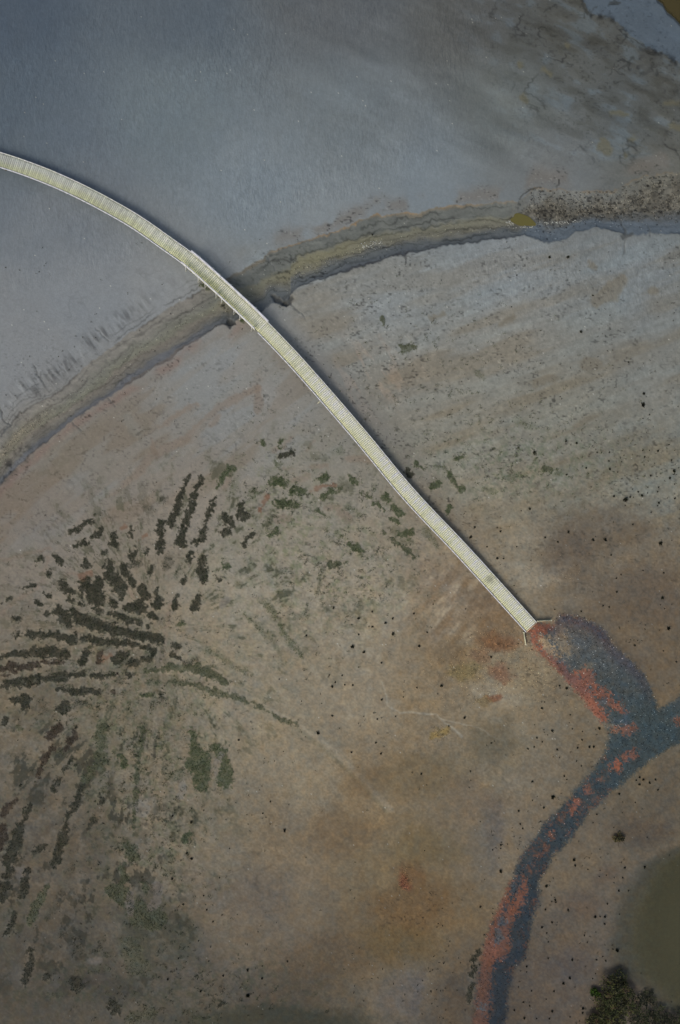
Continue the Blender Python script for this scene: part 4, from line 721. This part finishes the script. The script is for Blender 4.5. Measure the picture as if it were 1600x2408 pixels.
for key, pts in spots.items():
    for (px, py) in pts:
        if not (-5 < px < 1605 and -5 < py < 2412): continue
        o = bpy.data.objects.new('marsh_tussock', protos[int(rng.integers(0, 8))]); scene.collection.objects.link(o)
        z = float(zat(px, py)); o.location = ((px - 800) / K, -(py - 1204) / K, z); o.rotation_euler.z = float(rng.uniform(0, 6.28)); s = float(rng.choice([.4, .55, .7, .85, 1.15], p=[.25, .3, .25, .15, .05]) * rng.uniform(.85, 1.15)); o.scale = (s, s * float(rng.uniform(.75, 1.3)), s)
        tag(o, nm_[key][0], 'tussock', nm_[key][1]); nT += 1
print('tussocks', nT, 'patches', len(GR))

# ------------------------------------------------------------------ shrubs at the lower right corner
def shrub(name, blobs, nleaf, pal, label, stems, group=None):
    cx_ = np.mean([b[0] for b in blobs]); cy_ = np.mean([b[1] for b in blobs]); z0 = float(zat(cx_, cy_)); org = np.array([(cx_ - 800) / K, -(cy_ - 1204) / K, z0])
    root = bpy.data.objects.new(name, None); scene.collection.objects.link(root); root.location = org
    tag(root, label, 'shrub', group)
    PX, PY, PZ, CC = [], [], [], []
    tot = sum(b[2] ** 2 for b in blobs)
    for (bx, by, br, bh) in blobs:
        n = int(nleaf * br * br / tot); an = rng.uniform(0, 6.28, n); rr = np.sqrt(rng.random(n)) * (1 + .22 * np.sin(an * 3 + bx) + .12 * np.sin(an * 7 + by)); 
        x = bx + np.cos(an) * rr * br * 1.15; y = by + np.sin(an) * rr * br * 1.15
        top = bh * np.sqrt(np.clip(1.25 - rr ** 2, .05, 1)) * (.72 + .5 * vn(x / 9, y / 9, 611))
        k = vn(x / 7, y / 7, 601) * .6 + vn(x / 3, y / 3, 603) * .4 > .22 + .38 * rr ** 3
        PX.append(x[k]); PY.append(y[k]); PZ.append((z0 + top * rng.uniform(.75, 1, n))[k])
    x = np.concatenate(PX); y = np.concatenate(PY); z = np.concatenate(PZ)
    pa = np.array([alb(c) for c in pal]); sel = np.clip((vn(x / 11, y / 11, 621) * len(pal) + rng.normal(0, .5, len(x))).astype(int), 0, len(pal) - 1)
    Vb, Fb, Cb = blades(x, y, z, .22, .12, pa[sel], (35, 88), .35)
    mesh_np('foliage', Vb - org, Fb, leaf_m, root, Cb)
    vs, fs = [], []
    for (sx, sy) in stems:
        for j in range(5):
            a0 = j * 1.26 + sx; L_ = 1.2; bx, by = (sx - 800) / K, -(sy - 1204) / K
            tipx, tipy = bx + math.cos(a0) * .9, by + math.sin(a0) * .9
            i0 = len(vs)
            for (qx_, qy_, qz, r_) in ((bx, by, z0 - .1, .06), ((bx + tipx) / 2 + .05, (by + tipy) / 2, z0 + .55, .04), (tipx, tipy, z0 + L_, .015)):
                for q in range(5): vs.append((qx_ + r_ * math.cos(q * 1.2566), qy_ + r_ * math.sin(q * 1.2566), qz))
            for lv in (0, 5):
                for q in range(5): fs.append((i0 + lv + q, i0 + lv + (q + 1) % 5, i0 + lv + 5 + (q + 1) % 5, i0 + lv + 5 + q))
    vs = np.array(vs); mesh_np('stem', vs - org, np.array(fs), wood_m, root, np.tile(alb((70, 58, 46)), (len(vs), 1)))
G1 = [(40, 44, 26), (56, 62, 32), (64, 62, 40), (36, 36, 26), (84, 86, 46), (76, 60, 46)]
shrub('marsh_shrub', [(1440, 2320, 36, 1.7), (1462, 2345, 30, 1.6), (1418, 2352, 26, 1.3), (1450, 2300, 22, 1.2), (1432, 2378, 34, 1.6)], 9000, G1, 'dense dark green shrub at the lower right with reddish dead twigs in its crown', [(1440, 2330), (1450, 2360)])
shrub('marsh_shrub', [(1400, 2398, 26, 1.2), (1432, 2408, 26, 1.4)], 3200, G1, 'low dark shrub on the bottom edge left of the dense shrub', [(1405, 2400)])
shrub('marsh_shrub', [(1393, 2329, 8, .6), (1403, 2332, 7, .6)], 500, [(70, 96, 30), (60, 84, 28), (40, 50, 22)], 'tiny bright green shrub poking out left of the dense shrub', [(1398, 2330)])
shrub('marsh_shrub', [(1500, 2385, 28, .7), (1545, 2395, 30, .8), (1590, 2402, 26, .9), (1520, 2345, 20, .4)], 4200, [(40, 44, 28), (34, 36, 28), (48, 54, 32), (56, 58, 34)], 'sprawling low dark green shrub on the bottom bank of the pond', [(1540, 2395)])
shrub('marsh_shrub', [(1449, 1970, 8, .5), (1458, 1967, 9, .45)], 400, [(92, 82, 52), (74, 70, 44), (50, 48, 32)], 'small yellowish dry shrub on brown mud right of the gravel path', [(1452, 1968)])

# ------------------------------------------------------------------ boardwalk
cl_ = np.array([(-700, 330), (-520, 316), (-340, 316), (-160, 336), (0, 375), (150, 431), (300, 509), (400, 577), (450, 614), (540, 694.5), (617.5, 768), (705, 860), (848.7, 1025), (961.7, 1161), (1088.3, 1295.4), (1250.3, 1474.3)], float)
def spline(P, n=40):
    out = []
    for i in range(len(P) - 1):
        p0 = P[max(i - 1, 0)]; p1 = P[i]; p2 = P[i + 1]; p3 = P[min(i + 2, len(P) - 1)]
        d = max(np.hypot(*(p2 - p1)), 1); m1 = (p2 - p0) / (np.hypot(*(p1 - p0)) + d + 1e-9) * d; m2 = (p3 - p1) / (np.hypot(*(p3 - p2)) + d + 1e-9) * d
        for t in np.arange(n) / n:
            out.append((2 * t ** 3 - 3 * t ** 2 + 1) * p1 + (t ** 3 - 2 * t ** 2 + t) * m1 + (-2 * t ** 3 + 3 * t ** 2) * p2 + (t ** 3 - t ** 2) * m2)
    out.append(P[-1]); return np.array(out)
sp = spline(cl_)
ZD = lambda px: np.interp(px, [-700, 700, 1250], [1.5, 1.5, .62])
zz = ZD(sp[:, 0]); ctr = np.stack([(sp[:, 0] - 800) / K * (1 - zz / H), -(sp[:, 1] - 1204) / K * (1 - zz / H), zz], -1)
sl = np.concatenate([[0], np.cumsum(np.hypot(np.diff(ctr[:, 0]), np.diff(ctr[:, 1])))]); TOT = sl[-1]
def at(s):
    return np.array([np.interp(s, sl, ctr[:, i]) for i in range(3)])
def frame(s):
    a = at(max(s - .6, 0)); b = at(min(s + .6, TOT)); d = (b - a)[:2]; d = d / np.hypot(*d)
    return at(s), d, np.array([d[1], -d[0]]) * -1           # centre, along, left normal (upper right of the picture)
def s_of(px): return float(np.interp(px, sp[:, 0], sl))
root = bpy.data.objects.new('boardwalk', None); scene.collection.objects.link(root); root.location = at(TOT * .5)
tag(root, 'long curved pale timber boardwalk crossing the creek on low piles', 'boardwalk')
ORG = np.array(root.location)
class MB:
    def __init__(s): s.v = []; s.f = []; s.c = []
    def prism(s, ring0, ring1, col):
        i = len(s.v); n = len(ring0); s.v += list(ring0) + list(ring1); s.c += [col] * (2 * n)
        for k in range(n): s.f.append((i + k, i + (k + 1) % n, i + n + (k + 1) % n, i + n + k))
        if n == 4: s.f.append((i + 3, i + 2, i + 1, i)); s.f.append((i + 4, i + 5, i + 6, i + 7))
    def build(s, name, mat, parent=root, org=None):
        o_ = ORG if org is None else org
        return mesh_np(name, np.array(s.v) - o_, np.array(s.f), mat, parent, np.array(s.c))
def ring(c, n, off, half, z0, z1):
    a = c[:2] + n * (off - half); b = c[:2] + n * (off + half)
    return [(a[0], a[1], c[2] + z0), (b[0], b[1], c[2] + z0), (b[0], b[1], c[2] + z1), (a[0], a[1], c[2] + z1)]
HALF = .95
# planks
mb = MB(); s = .05; PIT = .27
r = random.Random(3)
while s < TOT - .02:
    c0, d0, n0 = frame(s); c1, d1, n1 = frame(min(s + PIT - .035, TOT)); px = float(np.interp(s, sl, sp[:, 0]))
    tonev = r.uniform(.94, 1.05) * (1 + .015 * math.sin(s * .37 + 1)); dzp = r.uniform(-.006, .006); e = r.uniform(-.015, .015)
    kx = float(np.interp(px, [0, 420, 700, 1000], [0, .35, .8, 1]))
    i = len(mb.v); SEG = 6
    for kk in range(SEG + 1):
        off = -HALF + e + 2 * HALF * kk / SEG; q = kk / SEG                     # 0 = lower-left edge, 1 = upper-right
        gcol = np.array([(184, 184, 178), (230, 227, 198)]); upc = gcol[0] * (1 - kx) + gcol[1] * kx
        loc = np.array((184, 185, 154)) * (1 - kx) + np.array((216, 213, 172)) * kx
        edge_q = .40 + .08 * math.sin(s * .8) if kx < .5 else .25
        w = float(sst(edge_q - .2, edge_q + .25, np.array(q)))
        stain = .40 * math.exp(-((px - 520) / 70) ** 2) * (1 - w) 
        c = (loc * (1 - w) + upc * w) * tonev; c = c * (1 - stain) + np.array((160, 162, 112)) * stain
        dk_ = math.exp(-((px - 1150) / 9) ** 2 - ((q - .6) / .3) ** 2) * .28; c = c * (1 - dk_)
        c = c * r.uniform(.955, 1.03) * (.97 if int(s / PIT) % 3 == 0 else 1.01); ca = alb(c)
        for cc_, nn in ((c0, n0), (c1, n1)):
            p = cc_[:2] + nn * off
            mb.v += [(p[0], p[1], cc_[2] + dzp), (p[0], p[1], cc_[2] - .05 + dzp)]; mb.c += [ca, ca]
    for kk in range(SEG):
        a = i + kk * 4; b = a + 4
        mb.f += [(a, b, b + 2, a + 2), (a + 1, a + 3, b + 3, b + 1), (a, a + 1, b + 1, b), (a + 2, b + 2, b + 3, a + 3)]
    a = i; mb.f.append((a, a + 2, a + 3, a + 1)); a = i + SEG * 4; mb.f.append((a, a + 1, a + 3, a + 2))
    s += PIT
mb.build('decking', wood_m)
PALE = (240, 240, 222)
def sweep(name, s0, s1, off, half, z0, z1, col, step=.9, mat=paint_m, jitter=.04):
    m_ = MB(); s = s0; 
    while s < s1 - .01:
        e = min(s + step, s1); c0, _, n0 = frame(s); c1, _, n1 = frame(e); k = r.uniform(1 - jitter, 1 + jitter)
        m_.prism(ring(c0, n0, off, half, z0, z1), ring(c1, n1, off, half, z0, z1), alb(np.array(col) * k)); s = e
    return m_.build(name, mat)
SB0, SB1 = s_of(447), s_of(617)
k1 = sweep('kerb', 0, SB0 - .2, -HALF - .13, .07, .02, .15, PALE); k2 = sweep('kerb', SB1 + .2, TOT, -HALF - .13, .07, .02, .15, PALE)
k3 = sweep('kerb', 0, SB0 - .2, HALF + .05, .05, .0, .14, (214, 214, 206)); k4 = sweep('kerb', SB1 + .2, TOT, HALF + .05, .05, .0, .14, (232, 231, 208))
for off in (-.75, 0, .75): sweep('stringer', 0, TOT, off, .06, -.26, -.056, (120, 116, 96), 2.0, wood_m)
sweep('fascia_board', 0, TOT, HALF - .06, .03, -.30, -.07, (128, 122, 100), 2.0, wood_m); sweep('fascia_board', 0, TOT, -HALF + .06, .03, -.30, -.07, (128, 122, 100), 2.0, wood_m)
def box_between(a, b, w, h, col, m_=None):
    a = np.array(a, float); b = np.array(b, float); d = b - a; d /= np.linalg.norm(d); up_ = np.array([0, 0, 1.]) if abs(d[2]) < .9 else np.array([1., 0, 0])
    s_ = np.cross(d, up_); s_ /= np.linalg.norm(s_); t_ = np.cross(s_, d); m_ = m_ or MB()
    rg = lambda p: [tuple(p - s_ * w / 2 - t_ * h / 2), tuple(p + s_ * w / 2 - t_ * h / 2), tuple(p + s_ * w / 2 + t_ * h / 2), tuple(p - s_ * w / 2 + t_ * h / 2)]
    m_.prism(rg(a), rg(b), alb(np.array(col))); return m_
def gz(p): return float(zat(p[0] * K + 800, -p[1] * K + 1204))
def pile(c, n, off):
    p = c[:2] + n * off; m_ = MB(); zt = c[2] - .42; zb = gz(p) - .5
    k = 8; rg = lambda z, r_: [(p[0] + r_ * math.cos(2 * math.pi * q / k), p[1] + r_ * math.sin(2 * math.pi * q / k), z) for q in range(k)]
    m_.prism(rg(zb, .12), rg(zt, .10), alb((104, 98, 82))); m_.build('pile', wood_m)
s = s_of(-120)
while s < TOT - 1:
    if not (SB0 + 1 < s < SB1 - 1):
        c, d, n = frame(s)
        a = c[:2] - n * (HALF - .03); b = c[:2] + n * (HALF - .03)
        box_between((*a, c[2] - .36), (*b, c[2] - .36), .16, .12, (120, 112, 92)).build('cross_beam', wood_m)
        pile(c, n, -.7); pile(c, n, .7)
    s += 4.0
c, d, n = frame(s_of(767)); box_between((*(c[:2] - n * .8), c[2] - .36), (*(c[:2] - n * 1.65), c[2] - .36), .1, .1, (190, 184, 160)).build('beam_end', wood_m)
# bridge rails over the creek: outer posts, rails and raking braces
braces_lo = [443, 473, 489, 515, 528, 557, 571, 599]; braces_up = [463, 495, 510, 537, 579, 595]
for sgn, lst, nm in ((-1, braces_lo, 'lower'), (1, braces_up, 'upper')):
    o0 = sgn * (HALF + (.16 if sgn < 0 else .04))
    a0, a1 = (SB0 - .4, SB1 - .3) if sgn < 0 else (SB0 - .3, SB1 + .35)
    sweep('handrail', a0, a1, o0 + (0 if sgn < 0 else .04), .085 if sgn < 0 else .12, 1.02, 1.08, (244, 243, 236), 1.4, paint_m, .02)
    sweep('mid_rail', a0, a1, o0 + sgn * .03, .03, .52, .64, (214, 212, 200), 1.4); sweep('toe_rail', a0, a1, o0 + sgn * (-.0 if sgn < 0 else -.02), .06, .04, .16, (218, 216, 202), 1.4)
    for px in lst:
        s_ = s_of(px + (9 if sgn < 0 else -8) ); c, d, n = frame(s_)
        p = c[:2] + n * (o0 + sgn * .02)
        box_between((*p, c[2] - .4), (*p, c[2] + 1.01), .1, .1, (206, 204, 190)).build('rail_post', paint_m)
        q = c[:2] + n * (o0 + sgn * .42)
        box_between((*(c[:2] + n * (o0 + sgn * .07)), c[2] + .92), (*q, c[2] - .33), .09, .07, (222, 220, 208)).build('brace', paint_m)
        box_between((*(c[:2] + n * sgn * (HALF - .06)), c[2] - .36), (*(c[:2] + n * (o0 + sgn * .5)), c[2] - .36), .1, .12, (176, 172, 150)).build('outrigger', wood_m)
for px in (455, 484, 520, 562, 608):
    c, d, n = frame(s_of(px)); pile(c, n, -1.0); pile(c, n, 1.0)
    a = c[:2] - n * (HALF + .1); b = c[:2] + n * (HALF + .1)
    box_between((*a, c[2] - .36), (*b, c[2] - .36), .2, .14, (120, 112, 92)).build('cross_beam', wood_m)
# sill at the land end
c, d, n = frame(TOT); e = c[:2] + d * .08
box_between((*(e - n * (HALF + .1)), c[2] - .03), (*(e + n * (HALF + .1)), c[2] - .03), .10, .10, (212, 176, 146)).build('end_sill', wood_m)
# retaining boards flanking the end
def board(a, b, label):
    za = float(zat((a[0] + b[0]) / 2, (a[1] + b[1]) / 2)); h = .55
    A = W(a[0], a[1], za + h); B_ = W(b[0], b[1], za + h); org = np.array([(A[0] + B_[0]) / 2, (A[1] + B_[1]) / 2, za])
    rt = bpy.data.objects.new('retaining_board', None); scene.collection.objects.link(rt); rt.location = org
    box_between((A[0], A[1], za + h / 2 - .1), (B_[0], B_[1], za + h / 2 - .1), .07, h + .2, (186, 180, 156)).build('plank_face', wood_m, rt, org)
    for q in (A, B_): box_between((q[0], q[1], za - .2), (q[0], q[1], za + h + .12), .13, .13, (196, 192, 172)).build('post', wood_m, rt, org)
    tag(rt, label, 'retaining board', 'retaining boards at the boardwalk end')
board((1266, 1461), (1297, 1459), 'thin pale retaining board running right from the boardwalk end')
board((1233.5, 1488), (1238, 1516), 'thin greenish retaining board running down from the boardwalk end')
